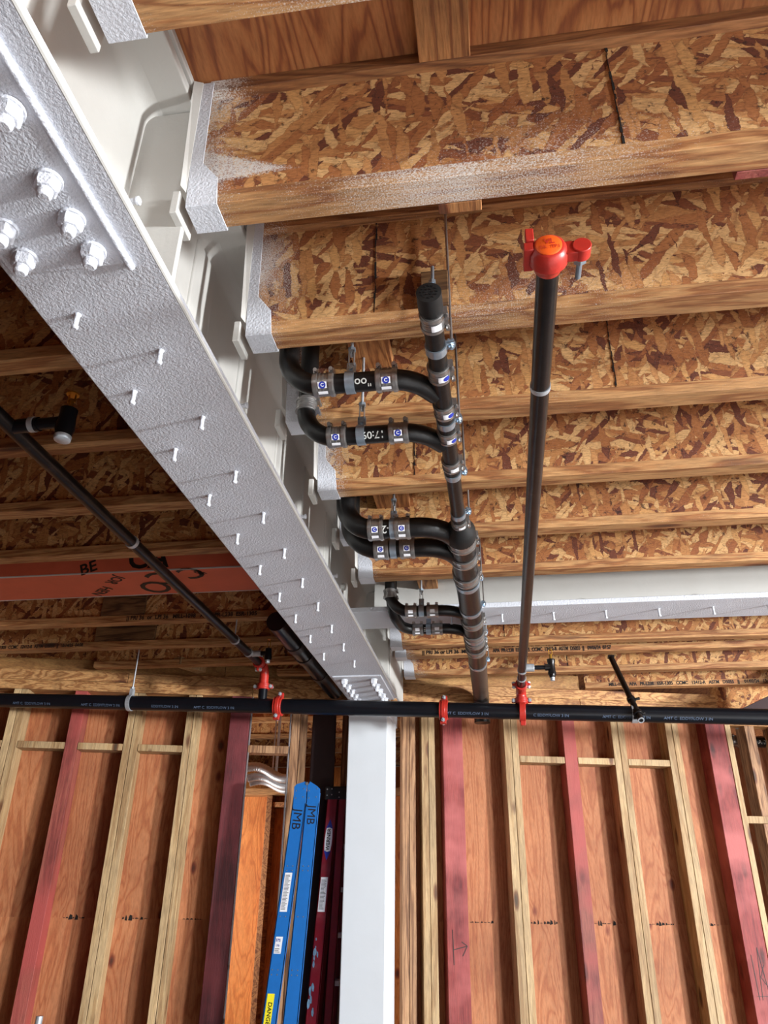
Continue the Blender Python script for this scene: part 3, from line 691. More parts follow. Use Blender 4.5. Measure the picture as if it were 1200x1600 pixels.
for i, y in enumerate((3.21, 3.30, 3.39, 3.48, 3.56)):
    bolt(-0.655, y, bz-0.006, 0.85, i); bolt(-0.525, y, bz-0.006, 0.85, i*0.7)
# round plug high on the web side, bolts of the cross-beam connection
MB().lathe((-0.50, 0.655, 1.262), (0, 0, -1), [(-0.03, 0.024), (0.003, 0.024), (0.006, 0.021)], 28).build('round_plug', 'white_smooth', beam, 0, True)
for z in (1.03, 1.09):
    MB().hexprism((BXC+wh, 2.74, z), (1, 0, 0), 0.015, 0.014).build('bolt', 'white_smooth', beam, 0.002)

# white column under the beam end
colm = thing('steel_column', (-0.591, 3.76, FZ), 'white painted steel column carrying the end of the big beam', 'column')
MB().box(-0.709, -0.521, 3.62, 3.935, FZ, 0.80).build('shaft', 'white_column', colm, 0.004)
MB().box(-0.712, -0.515, 3.60, 3.95, 0.775, 0.835).build('cap_plate', 'white', colm, 0.003)
MB().box(-0.640, -0.545, 3.602, 3.9, 0.835, 1.30).build('shaft_extension', 'white_smooth', colm, 0.003)
# white furring between beam end and wall at upper right of column
tag(MB().box(-0.483, -0.472, 3.35, 3.84, 0.86, 1.30).build('edge_board', 'white_smooth', None, 0.002), 'narrow white board standing at the right of the beam end', 'board')

# cross beam
cb = thing('steel_beam', (1.4, 2.81, 0.97), 'white steel cross beam spanning right between the joists', 'beam')
MB().box(BXC+0.02, XE, 2.705, 2.912, 0.97, 0.99).build('bottom_flange', 'white', cb, 0.003)
MB().box(-0.46, XE, 2.803, 2.815, 0.989, 1.27).build('web', 'white_smooth', cb)
MB().box(-0.46, XE, 2.72, 2.90, 1.27, 1.29).build('top_flange', 'white_smooth', cb, 0.002)
for i in range(8):
    x = -0.155+0.193*i
    mb = MB(); mb.lathe((x, 2.79, 0.97), (0, 0, -1), [(-0.001, 0.006), (0.003, 0.004), (0.026, 0.004), (0.026, 0.0058), (0.031, 0.0058)], 10); mb.build('weld_pin', 'white', cb, 0, True)
for x, tl in ((-0.155, 0.0), (0.08, 0.004), (0.46, 0.006), (0.86, 0.012)):
    mb = MB(); mb.cyl((x, 2.803, 1.008), (x+tl, 2.745, 1.0), 0.005, 10); mb.cyl((x+tl, 2.745, 1.0), (x+tl, 2.739, 1.0), 0.0075, 10); mb.build('weld_pin', 'white_smooth', cb, 0, True)

# joist hangers on a timber nailer
def hanger(yc, label):
    t = thing('joist_hanger', (-0.43, yc, 0.998), label, 'joist hanger', 'joist hangers along the white beam')
    h = FW/2+0.0015; zt = ZT-0.01; zb = 0.9975
    mb = MB()
    for sgn in (-1, 1):
        y = yc+sgn*h
        # stirrup side: narrow strap that flares to a wide seat
        mb.prism([(-0.458, y, zb), (-0.404, y, zb), (-0.410, y, 1.058), (-0.440, y, 1.098), (-0.446, y, zt), (-0.468, y, zt), (-0.462, y, 1.09)], (0, sgn*0.0018, 0))
    mb.box(-0.458, -0.404, yc-h-0.0018, yc+h+0.0018, zb-0.002, zb)
    mb.build('stirrup', 'white', t, 0.0008)
    MB().prism([(-0.469, yc-h-0.009, 1.04), (-0.461, yc-h-0.003, 1.03), (-0.466, yc-h-0.003, zt), (-0.482, yc-h-0.009, zt)], (0, 0.003, 0)).build('side_fold', 'white_smooth', t)
    return t
hl = ['at the top edge of the picture', 'on the second joist beside the stiffener plate', 'on the third joist above the first drain elbow', 'on the fourth joist behind the second drain elbow', 'on the fifth joist above the middle elbows', 'on the sixth joist below the middle elbows', 'on the seventh joist above the lower elbows']
for y, lb in zip(YR, hl):
    hanger(y-FW/2, 'white oversprayed metal joist hanger '+lb)
hanger(3.305-FW/2, 'white joist hanger just behind the cross beam'); hanger(3.470-FW/2, 'bare-edged joist hanger on the stamped joist')
hanger(3.79, 'last joist hanger before the wall plates')
for i, y in enumerate(YR[:7]):
    yc = y-FW/2
    tag(MB().box(-0.484, -0.4705, yc-0.03, yc+0.032, 0.985, 1.035).build('seat_block', 'white_smooth', None, 0.002), 'paint-crusted wood block behind the joist hanger '+hl[i], 'wood block', 'wood blocks behind the joist hangers')
tag(MB().box(-0.500, -0.484, -0.42, 3.34, 1.308, ZT-0.001).build('nailer', 'white_smooth', None, 0.002), 'thin white timber nailer along the top of the big beam', 'nailer')

# ================================================================== DRAIN PIPE
DZ = 0.93
X_AXIS = (1, 0, 0)
def tocam(c, axis):
    v = -Vector(c); a = Vector(axis).normalized(); return (v-a*v.dot(a)).normalized()
def coupling(parent, c, axis, r, w, sticker=None, screws=True, mat='steel', facing=None, blue=True):
    """shielded band coupling: sleeve, two clamp bands, screws, sticker"""
    a, u, q = frame(axis, facing if facing is not None else (0, 0, 1)); c = Vector(c)
    mb = MB(); mb.tube(c, a, r*0.99, r+0.0022, w)
    for k in range(-2, 3): mb.tube(c+a*(w*0.16*k), a, r+0.001, r+0.0029, w*0.05)
    o = mb.build('clamp_coupling', mat, parent, 0, True)
    mb = MB()
    for sg in (-1, 1): mb.tube(c+a*sg*w*0.36, a, r+0.002, r+0.0045, w*0.17)
    mb.build('clamp_band', mat, o, 0, True)
    if screws:
        for sg in (-1, 1):
            mb = MB(); p = c+a*sg*w*0.36+u*(r+0.006)
            mb.obox(p, a*w*0.12, u*0.004, q*0.009); mb.cyl(p+q*0.008+u*0.001, p+q*0.017+u*0.001, 0.0042, 8)
            mb.build('band_screw', 'steel', o)
    if sticker is not None:
        f = Vector(sticker)
        patch_cyl('sticker', c, a, f, r+0.0052, -w*0.2, w*0.2, -r*0.30, r*0.30, 'sticker', o)
        patch_cyl('sticker', c, a, f, r+0.0052, -w*0.22, w*0.22, r*0.62, r*0.95, 'sticker', o)
        if blue:
            patch_cyl('round_logo', c, a, f, r+0.0056, -w*0.16, w*0.16, -r*0.25, r*0.25, 'blue_ink', o, True)
            text_cyl('logo_letter', 'C', c, a, f, r+0.0060, w*0.22, 'sticker', o, 0.02)
    return o

drain = thing('drain_pipe', (-0.075, 1.0, DZ), 'long black cast-iron drain pipe growing wider away from its capped end', 'pipe')
xd = lambda y: -0.0775+0.004*min(max((y-1.0)/2.0, 0), 1)
r2 = 0.0185; r4 = 0.0385
MB().sweep([(xd(1.0), 1.0, DZ), (xd(1.93), 1.93, DZ)], r2, 28).build('pipe_section', 'cast', drain, 0, True)
MB().sweep([(xd(1.935), 1.935, DZ), (xd(3.3), 3.3, DZ)], r4, 32).build('pipe_section', 'cast', drain, 0, True)
MB().sweep([(xd(3.3), 3.3, DZ), (-0.078, 3.87, DZ), ], 0.0395, 32).build('pipe_section', 'cast_brown', drain, 0, True)
MB().sweep(fillet([(-0.078, 3.85, DZ), (-0.078, 3.94, DZ), (-0.078, 3.94, 0.795)], 0.05), 0.040, 28).build('pipe_elbow', 'cast', drain, 0, True)
mb = MB(); mb.lathe((xd(1.0), 0.985, DZ), (0, 1, 0), [(0, r2*0.92), (0.001, r2*1.2), (0.04, r2*1.22), (0.043, r2*1.05)], 28)
cap = mb.build('end_cap', 'rubber', drain, 0, True)
mb = MB()
for rr_, nn_ in ((0.35, 6), (0.75, 12)):
    for i in range(nn_):
        a_ = 2*math.pi*i/nn_; p = Vector((xd(1)+r2*rr_*math.cos(a_), 0.9845, DZ+r2*rr_*math.sin(a_))); mb.obox(p, (0.0014, 0, 0), (0, 0.0008, 0), (0, 0, 0.0014))
mb.build('raised_dot', 'plastic', cap)
mb = MB(); mb.lathe((xd(1.9), 1.895, DZ), (0, 1, 0), [(0, r2*1.05), (0.012, r2*1.35), (0.035, r4*0.95), (0.05, r4*1.12), (0.085, r4*1.14), (0.09, r4)], 32); mb.build('reducer', 'rubber', drain, 0, True)
cpl2 = [(1.055, 0.040), (1.207, 0.042), (1.336, 0.042), (1.436, 0.040), (1.565, 0.038), (1.885, 0.030)]
for y, w in cpl2:
    c = (xd(y), y, DZ); o = coupling(drain, c, (0, 1, 0), r2*1.02, w, None, True, 'steel', (1, 0, 0.1))
    f = tocam(c, (0, 1, 0)); patch_cyl('sticker', c, (0, 1, 0), f, r2+0.006, -w*0.2, w*0.2, -r2*0.9, r2*0.2, 'sticker', o)
    if y in (1.336, 1.436, 1.207): patch_cyl('round_logo', c, (0, 1, 0), f, r2+0.0065, -w*0.17, w*0.17, -r2*0.75-w*0.17, -r2*0.75+w*0.17, 'blue_ink', o, True)
for y, w in ((2.00, 0.05), (2.115, 0.05), (2.27, 0.055), (2.71, 0.055), (2.865, 0.05), (2.955, 0.045), (3.07, 0.06)):
    coupling(drain, (xd(y), y, DZ), (0, 1, 0), r4*1.02, w, None, True, 'steel', (1, 0, 0.1))
# strap hangers on the drain
def strap(name_label, c, axis, r, w, ztop, side=(1, 0, 0.25), rodoff=0.0, grp='strap hangers on the drain pipes'):
    t = thing('pipe_hanger', (c[0], c[1], c[2]), name_label, 'pipe hanger', grp)
    a, u, q = frame(axis, side); c = Vector(c)
    mb = MB(); mb.tube(c, a, r*1.005, r+0.0025, w)
    mb.build('strap', 'zinc', t, 0, True)
    p = c+u*(r+0.009)
    mb = MB(); mb.obox(p, a*w*0.4, u*0.009, q*0.0015); mb.obox(p+q*0.006, a*w*0.4, u*0.009, q*0.0015)
    mb.cyl(p-q*0.008, p+q*0.016, 0.0035, 8); mb.hexprism(p+q*0.008, q, 0.0065, 0.005); mb.build('strap_bolt', 'zinc', t)
    mb = MB(); mb.cyl(p+u*0.004, (p.x+rodoff, p.y, ztop), 0.0028, 10); mb.build('rod', 'steel', t, 0, True)
    return t
lbs = ['zinc strap hanger just below the drain cap', 'zinc strap hanger between the two upper branch joints', 'zinc strap hanger below the second branch joint', 'zinc strap hanger right above the drain reducer', 'wide strap hanger at the seventh joist', 'wide strap hanger in front of the white cross beam', 'wide strap hanger between the lower branch joints', 'last strap hanger at the start of the brown pipe length']
for (y, lb) in zip((1.135, 1.387, 1.617, 1.835, 2.335, 2.585, 2.91, 3.30), lbs):
    strap(lb, (xd(y), y, DZ), (0, 1, 0), r2 if y < 1.9 else r4, 0.02 if y < 1.9 else 0.026, 1.30, (1, 0, 0.35))
# rod with hex nut over the cap
t = thing('hanger_rod', (-0.082, 1.09, 0.95), 'threaded rod with a nut going up the cleat behind the drain cap', 'rod')
MB().cyl((-0.080, 1.098, 0.945), (-0.078, 1.098, 1.10), 0.0034, 10).build('rod', 'zinc', t, 0, True)
MB().hexprism((-0.079, 1.098, 1.055), (0, 0, 1), 0.0075, 0.008).build('nut', 'zinc', t)

# branches
def branch(y, xr, r, label, cps, inkt=None, ztop=1.29, ye=0.07, xe=-0.083, riser_cpl=None, er=0.075, inkx=-0.22, sw=0.045, yr=None):
    yr = y if yr is None else yr
    t = thing('branch_drain_pipe', (-0.25, y, DZ), label, 'pipe', 'drain branches off the long drain pipe')
    pts = fillet([(xr, yr, 1.06), (xr, yr+(y-yr)*0.5, DZ), (-0.29, y, DZ)], er, 9)
    MB().sweep(fillet([(xr, yr, ztop), (xr, yr, DZ), (cps[0], y, DZ)] if yr == y else [(xr, yr, ztop), (xr, yr, DZ+0.02), (xr+0.028, y, DZ), (cps[0], y, DZ)], er, 10), r*1.04, 24).build('bend', 'cast', t, 0, True)
    MB().sweep([(cps[0]-0.01, y, DZ), (cps[1]+0.01, y, DZ)], r, 24).build('pipe_section', 'cast', t, 0, True)
    MB().sweep(fillet([(cps[1], y, DZ), (-0.135, y, DZ), (xe-0.008, y+ye, DZ)], [0, 0.10, 0], 8), r*1.04, 24).build('wye_bend', 'cast', t, 0, True)
    for x in cps:
        c = (x, y, DZ); f = tocam(c, (1, 0, 0))
        coupling(t, c, (1, 0, 0), r*1.05, sw, f, True, 'steel', (0, -0.35, 1.0), blue=y < 2.3)
    if inkt: text_cyl('chalk_text', inkt, (inkx, y, DZ), (1, 0, 0), tocam((inkx, y, DZ), (1, 0, 0)), r+0.0012, r*1.15, 'white_ink', t, 0.012, -1.0, 1)
    if riser_cpl: coupling(t, (xr, y, riser_cpl), (0, 0, 1), r*1.05, 0.035, None, True, 'steel', (1, 0, 0))
    return t
branch(1.222, -0.392, 0.0205, 'upper of the two topmost black drain branches, chalk squiggle on it', (-0.312, -0.183), "/  ''oo", ye=0.06)
branch(1.418, -0.402, 0.0205, 'second drain branch from the top, chalked 17:09', (-0.325, -0.184), '17:09', riser_cpl=1.02, ye=0.06, inkx=-0.240)
branch(1.908, -0.402, 0.0275, 'third drain branch, thick, chalked B-2', (-0.312, -0.236), 'B-2', er=0.085, ye=0.09, inkx=-0.272)
branch(2.045, -0.416, 0.0275, 'fourth drain branch, thick, tucked close below the third', (-0.316, -0.238), None, er=0.095, ye=0.09)
branch(2.607, -0.370, 0.0195, 'fifth drain branch, in front of the white cross beam', (-0.291, -0.212), None, er=0.085, ye=0.07, riser_cpl=1.0, sw=0.042)
branch(2.815, -0.372, 0.0195, 'lowest drain branch in the picture, chalked CE', (-0.288, -0.212), 'CE', er=0.07, ye=0.08, sw=0.042, inkx=-0.25, yr=2.662)
def clevis(y, x, r, zt, label):
    t = thing('pipe_hanger', (x, y, DZ), label, 'pipe hanger', 'rod hangers on the drain branches')
    MB().tube((x, y, DZ), (1, 0, 0), r*1.02, r+0.003, 0.019).build('strap', 'zinc', t, 0, True)
    mb = MB(); mb.box(x-0.009, x+0.009, y-0.003, y-0.001, DZ+r, DZ+r+0.028); mb.box(x-0.009, x+0.009, y+0.003, y+0.005, DZ+r, DZ+r+0.028)
    mb.cyl((x, y-0.009, DZ+r+0.012), (x, y+0.012, DZ+r+0.012), 0.004, 8); mb.build('ear', 'zinc', t)
    mb = MB(); mb.box(x-0.006, x-0.0045, y-0.006, y+0.006, DZ+r+0.02, DZ+r+0.058); mb.box(x+0.0045, x+0.006, y-0.006, y+0.006, DZ+r+0.02, DZ+r+0.058); mb.box(x-0.006, x+0.006, y-0.006, y+0.006, DZ+r+0.056, DZ+r+0.060); mb.build('turnbuckle', 'steel', t)
    MB().hexprism((x, y, DZ+r+0.060), (0, 0, 1), 0.0085, 0.007).build('nut', 'zinc', t)
    MB().cyl((x, y, DZ+r+0.045), (x, y, zt), 0.0032, 10).build('rod', 'galv', t, 0, True)
clevis(1.222, -0.258, 0.0205, 1.149, 'rod hanger with zinc strap on the topmost drain branch')
clevis(1.418, -0.270, 0.0205, 1.149, 'rod hanger with zinc strap beside the chalked 17:09')
clevis(1.908, -0.262, 0.0275, 1.104, 'rod hanger on the thick branch chalked B-2')
clevis(2.045, -0.280, 0.0275, 1.104, 'rod hanger with wide zinc strap on the fourth branch')
clevis(2.607, -0.253, 0.0195, 1.089, 'rod hanger on the fifth branch before the cross beam')
clevis(2.815+0.0, -0.246, 0.0195, 0.9699, 'rod hanger on the lowest branch chalked CE')

# ================================================================== SPRINKLER PIPES
def grooved(parent, c, axis, r, lug, w=0.028, mat='red'):
    """two-piece grooved coupling with bolt lugs"""
    a, u, q = frame(axis, lug); c = Vector(c); mb = MB()
    mb.tube(c, a, r*0.98, r*1.42, w); mb.tube(c, a, r*1.3, r*1.52, w*0.45)
    for sg in (-1, 1):
        mb.obox(c+u*sg*r*1.72, a*w*0.36, u*r*0.45, q*r*0.30)
    o = mb.build('grooved_coupling', mat, parent, 0.0015, True)
    for sg in (-1, 1):
        p = c+u*sg*r*1.8; mb = MB(); mb.cyl(p-q*r*0.8, p+q*r*0.9, 0.0042, 8); mb.hexprism(p+q*r*0.35, q, 0.0085, 0.007); mb.hexprism(p-q*r*0.65, q, 0.0085, 0.007)
        mb.build('coupling_bolt', 'galv', o)
    return o
def mainz(x): return 0.7035-0.0415*(x-0.0)
mn = thing('sprinkler_main_pipe', (-0.5, 3.25, mainz(-0.5)), 'thick black sprinkler main running across the whole picture', 'pipe')
RM = 0.0325
MB().sweep([(-4.6, 3.25, mainz(-4.6)), (2.6, 3.25, mainz(2.6))], RM, 36).build('pipe_body', 'black_main', mn, 0, True)
ax = Vector((1, 0, -0.0415)).normalized()
for x, s_ in ((-2.12, 'AMT C  EDDYFLOW 3 IN'), (-1.78, 'AMT C  EDDYFLOW 3 IN'), (-1.47, 'EDDYFLOW 3 IN'), (-1.24, 'AMT C  EDDYFLOW 3 IN'), (-0.13, 'AMT C  EDDYFLOW 3 IN'), (0.22, 'C EDDYFLOW 3 IN'), (0.52, 'AMT C  EDDYFLOW 3 IN'), (0.76, 'AMT C  EDDYFLOW 3 IN')):
    c = (x, 3.25, mainz(x)); f = tocam(c, ax)-Vector((0, 0, 0.45)); text_cyl('stencil_text', s_, c, ax, f, RM+0.0012, 0.017, 'grey_ink', mn, 0.0, 1.0)
o = grooved(mn, (-0.953, 3.25, mainz(-0.953)), ax, RM*0.9, (0, -0.3, -1), 0.036); o['label'] = 'red coupling left of the beam'
o = grooved(mn, (-0.225, 3.25, mainz(-0.225)), ax, RM*0.9, (0, 0.3, 1), 0.036); o['label'] = 'red coupling in front of the crimson post'
# saddle tee to right branch
def saddle(x, top, label):
    z = mainz(x)
    mb = MB(); mb.tube((x, 3.25, z), ax, RM*0.99, RM*1.3, 0.026); mb.cyl((x, 3.25, z+RM*0.6), (x, 3.25, top), 0.021, 20)
    mb.obox((x, 3.25-RM*0.0, z-RM*1.45), (0.011, 0, 0), (0, 0.012, 0), (0, 0, 0.010))
    o = mb.build('outlet_saddle', 'red', mn, 0.002, True); o['label'] = label; return o

def spr_branch(x, zb, yend, y0, label, r=0.0162):
    t = thing('sprinkler_branch_pipe', (x, (yend+y0)/2, zb), label, 'pipe', 'sprinkler branch pipes')
    MB().sweep([(x, yend, zb), (x, y0-0.06, zb)], r, 24).build('pipe_body', 'black_pipe', t, 0, True)
    return t
XB = 0.1045; ZB = 0.79
sb = spr_branch(XB, ZB, 0.80, 3.25, 'straight black sprinkler branch with a red cap, ending at the main')
# end cap: shell, orange disc, ears, bolt
rb = 0.0162
mb = MB(); mb.lathe((XB, 0.770, ZB), (0, 1, 0), [(0, rb*1.15), (0.002, rb*1.35), (0.010, rb*1.62), (0.028, rb*1.66), (0.036, rb*1.25), (0.046, rb*1.1)], 28)
mb.obox((XB+rb*1.95, 0.785, ZB), (rb*0.65, 0, 0), (0, 0.0085, 0), (0, 0, rb*0.7)); mb.cyl((XB+rb*2.7, 0.774, ZB), (XB+rb*2.7, 0.794, ZB), rb*0.8, 16)
mb.obox((XB-rb*1.7, 0.790, ZB+0.002), (rb*0.4, 0, 0), (0, 0.020, 0), (0, 0, rb*0.45)); mb.obox((XB-rb*1.55, 0.775, ZB+rb*1.3), (rb*0.35, 0, 0), (0, 0.008, 0), (0, 0, rb*0.7))
cp = mb.build('end_cap', 'red', sb, 0.0012, True)
MB().lathe((XB-0.001, 0.7705, ZB), (0, -1, 0), [(-0.002, rb*1.12), (0.0015, rb*1.12), (0.003, rb*0.98)], 28).build('cap_disc', 'orange_enamel', cp, 0, True)
text_flat('cast_letters', 'VL', (XB, 0.7672, ZB+0.004), (1, 0, 0), (0, 0, 1), 0.013, 'red', cp, 0.02, 0.0008); text_flat('cast_letters', '1¼  TP1', (XB, 0.7672, ZB-0.006), (1, 0, 0), (0, 0, 1), 0.008, 'red', cp, 0.02, 0.0008)
mb = MB(); mb.cyl((XB+rb*2.65, 0.79, ZB), (XB+rb*2.65, 0.836, ZB), 0.0042, 10); mb.hexprism((XB+rb*2.65, 0.796, ZB), (0, 1, 0), 0.0095, 0.009); mb.build('cap_bolt', 'zinc', cp)
MB().tube((XB, 1.09, ZB), (0, 1, 0), rb*1.0, rb*1.1, 0.010).build('ring_strap', 'galv', sb, 0, True)
# lower end: tee outlet, straps, elbow and riser
MB().tube((XB, 2.93, ZB), (0, 1, 0), rb*0.99, rb*1.14, 0.014).build('ring_strap', 'galv', sb, 0, True)
MB().tube((XB, 3.05, ZB), (0, 1, 0), rb*0.99, rb*1.14, 0.012).build('ring_strap', 'galv', sb, 0, True)
MB().sweep(fillet([(XB, 3.19, ZB), (XB, 3.25, ZB), (XB, 3.25, mainz(XB)+0.03)], 0.03, 6), rb*1.3, 20).build('elbow', 'red', sb, 0, True)
grooved(sb, (XB, 3.16, ZB), (0, 1, 0), rb*1.05, (1, 0, 0), 0.03)
grooved(sb, (XB, 3.25, mainz(XB)+0.046), (0, 0, 1), rb*1.15, (1, 0, 0), 0.026)
saddle(XB, mainz(XB)+0.045, 'red outlet saddle under the right branch')
# side outlet with sprinkler fitting
so = thing('sprinkler_outlet', (0.17, 2.90, ZB), 'short sprinkler outlet with elbow on the right branch, brass tip', 'sprinkler')
mb = MB(); mb.cyl((XB+rb*0.6, 2.90, ZB), (XB+0.045, 2.90, ZB), 0.0150, 18); mb.build('weld_outlet', 'galv', so, 0.001, True)
MB().cyl((XB+0.04, 2.90, ZB), (XB+0.10, 2.90, ZB), 0.0085, 16).build('nipple', 'black_main', so, 0, True)
mb = MB(); mb.lathe((0.215, 2.90, ZB-0.04), (0, 0, 1), [(0, 0.010), (0.001, 0.011), (0.012, 0.0125), (0.012, 0.0155), (0.02, 0.0155), (0.025, 0.0135), (0.055, 0.0135), (0.06, 0.0155), (0.07, 0.0155), (0.071, 0.011)], 18); mb.cyl((0.19, 2.90, ZB), (0.215, 2.90, ZB), 0.013, 16); mb.build('tee', 'black_pipe', so, 0, True)
mb = MB(); mb.cyl((0.215, 2.90, ZB+0.03), (0.215, 2.90, ZB+0.05), 0.005, 10); mb.cyl((0.209, 2.90, ZB+0.05), (0.209, 2.90, ZB+0.066), 0.0015, 6); mb.cyl((0.221, 2.90, ZB+0.05), (0.221, 2.90, ZB+0.066), 0.0015, 6); mb.cyl((0.215, 2.90, ZB+0.066), (0.215, 2.90, ZB+0.068), 0.008, 12); mb.build('sprinkler_head', 'brass', so)
MB().hexprism((0.215, 2.90, ZB-0.052), (0, 0, 1), 0.009, 0.014).build('plug', 'galv', so)

XL = -1.03; ZL = 0.915; rl = 0.0172
sl = spr_branch(XL, ZL, 0.2, 3.25, 'black sprinkler branch crossing the dark left bay diagonally', rl)
for y in (2.05*ZL, 3.00): MB().tube((XL, y, ZL), (0, 1, 0), rl*0.99, rl*1.12, 0.014).build('ring_strap', 'galv', sl, 0, True)
MB().sweep(fillet([(XL, 3.19, ZL), (XL, 3.25, ZL), (XL, 3.25, mainz(XL)+0.08)], 0.03, 6), rl*1.2, 20).build('elbow', 'red', sl, 0, True)
grooved(sl, (XL, 3.155, ZL), (0, 1, 0), rl*1.0, (0, 0, 1), 0.03)
MB().cyl((XL, 3.25, mainz(XL)+0.02), (XL, 3.25, mainz(XL)+0.10), 0.020, 20).build('riser', 'black_main', sl, 0, True)
grooved(sl, (XL, 3.25, mainz(XL)+0.085), (0, 0, 1), rl*1.15, (1, 0, 0), 0.026)
s2 = thing('sprinkler_outlet', (-0.99, 3.02, ZL), 'sprinkler outlet elbow beside the red fittings left of the beam', 'sprinkler')
MB().cyl((XL+rl*0.6, 3.02, ZL), (XL+0.05, 3.02, ZL), 0.013, 16).build('weld_outlet', 'galv', s2, 0, True)
mb = MB(); mb.cyl((XL+0.045, 3.02, ZL), (XL+0.08, 3.02, ZL), 0.010, 14); mb.lathe((XL+0.082, 3.02, ZL-0.03), (0, 0, 1), [(0, 0.014), (0.01, 0.016), (0.05, 0.013), (0.052, 0.009)], 16); mb.build('tee', 'black_main', s2, 0, True)
MB().hexprism((XL+0.082, 3.02, ZL-0.042), (0, 0, 1), 0.010, 0.013).build('plug', 'galv', s2)
mb = MB(); mb.cyl((XL+0.076, 3.02, ZL+0.02), (XL+0.076, 3.02, ZL+0.06), 0.0015, 6); mb.cyl((XL+0.088, 3.02, ZL+0.02), (XL+0.088, 3.02, ZL+0.06), 0.0015, 6); mb.cyl((XL+0.082, 3.02, ZL+0.06), (XL+0.082, 3.02, ZL+0.062), 0.009, 12); mb.build('sprinkler_head', 'brass', s2)
s3 = thing('sprinkler_outlet', (-0.95, 1.26, ZL), 'paint-flecked sprinkler outlet with upright head in the dark left bay', 'sprinkler')
MB().cyl((XL+rl*0.5, 1.265, ZL), (XL+0.07, 1.262, ZL), 0.016, 16).build('weld_outlet', 'black_main', s3, 0, True)
MB().tube((XL+0.055, 1.262, ZL), (1, 0, 0), 0.015, 0.0175, 0.012).build('band', 'galv', s3, 0, True)
mb = MB(); mb.cyl((XL+0.07, 1.262, ZL), (XL+0.12, 1.26, ZL), 0.013, 16); mb.lathe((XL+0.135, 1.26, ZL-0.035), (0, 0, 1), [(0, 0.017), (0.015, 0.021), (0.05, 0.018), (0.065, 0.019), (0.068, 0.014)], 18); mb.build('tee', 'black_main', s3, 0, True)
MB().lathe((XL+0.135, 1.26, ZL-0.05), (0, 0, 1), [(0, 0.013), (0.002, 0.0175), (0.012, 0.0185)], 18).build('plug', 'galv', s3, 0, True)
mb = MB(); mb.cyl((XL+0.135, 1.26, ZL+0.03), (XL+0.135, 1.26, ZL+0.055), 0.006, 10); mb.cyl((XL+0.135, 1.26, ZL+0.07), (XL+0.135, 1.26, ZL+0.073), 0.014, 14); mb.cyl((XL+0.127, 1.26, ZL+0.05), (XL+0.127, 1.26, ZL+0.072), 0.002, 6); mb.cyl((XL+0.143, 1.26, ZL+0.05), (XL+0.143, 1.26, ZL+0.072), 0.002, 6); mb.build('sprinkler_head', 'brass', s3)
# loop strap hanger on the main, left
t = thing('pipe_hanger', (-1.65, 3.25, mainz(-1.65)), 'long rod with a loop strap holding the sprinkler main at left', 'pipe hanger')
zm = mainz(-1.65)
MB().tube((-1.65, 3.25, zm), (1, 0, 0), RM*1.01, RM+0.004, 0.018).build('strap', 'galv', t, 0, True)
mb = MB(); mb.box(-1.657, -1.643, 3.238, 3.262, zm+RM, zm+RM+0.03); mb.hexprism((-1.65, 3.25, zm+RM+0.03), (0, 0, 1), 0.009, 0.01); mb.build('nut', 'galv', t)
MB().cyl((-1.65, 3.25, zm+RM+0.02), (-1.65, 3.25, 1.12), 0.0034, 10).build('rod', 'galv', t, 0, True)
mb = MB(); mb.tube((-1.65, 3.25, 1.112), (0, 0, 1), 0.0, 0.012, 0.018, 14); mb.build('anchor', 'steel', t)
# rod for left branch
t = thing('pipe_hanger', (XL, 2.9, ZL), 'thin rod hanger on the left sprinkler branch near the red fittings', 'pipe hanger')
MB().cyl((XL, 2.82, ZL+rl), (XL, 2.82, 0.9995), 0.003, 8).build('rod', 'galv', t, 0, True)
MB().tube((XL, 2.82, ZL), (0, 1, 0), rl*1.01, rl*1.14, 0.014).build('strap', 'galv', t, 0, True)

# sway brace pipe clamped to the main
sbz = thing('sway_brace', (0.53, 3.2, 0.72), 'slanted rusty brace pipe clamped over the sprinkler main, open end forward', 'brace')
a = Vector((0.530, 3.50, 0.992)); b_ = Vector((0.566, 3.185, 0.650)); dv = (b_-a).normalized()
MB().sweep([a, b_+dv*0.012], 0.0125, 18).build('brace_pipe', 'black_pipe', sbz, 0, True)
MB().tube(b_+dv*0.012, dv, 0.0085, 0.0128, 0.004).build('open_end', 'galv', sbz, 0, True)
mb = MB(); p = a+(b_-a)*0.72; mb.tube(p, dv, 0.012, 0.0175, 0.016); mb.cyl(p+Vector((0.012, 0, 0)), p+Vector((0.034, 0, 0.004)), 0.006, 8); mb.build('clamp_ring', 'black_pipe', sbz, 0, True)
mb = MB(); p = a+(b_-a)*0.93; mb.tube(p, dv, 0.012, 0.0185, 0.018); mb.obox(p+Vector((0.0, 0.02, 0.0)), (0.016, 0, 0), (0, 0.014, 0), (0, 0, 0.02)); mb.cyl(p+Vector((0.012, 0, 0)), p+Vector((0.028, 0, 0.002)), 0.007, 8); mb.build('clamp_body', 'black_pipe', sbz, 0.001, True)
mb = MB(); mb.tube((0.555, 3.25, mainz(0.555)), ax, RM*1.01, RM*1.12, 0.022); mb.build('pipe_clamp', 'galv', sbz, 0, True)
mb = MB(); mb.obox(a+Vector((0, 0, 0.002)), (0.014, 0, 0), (0, 0.014, 0), (0, 0, 0.006)); mb.build('swivel', 'black_pipe', sbz, 0.001)

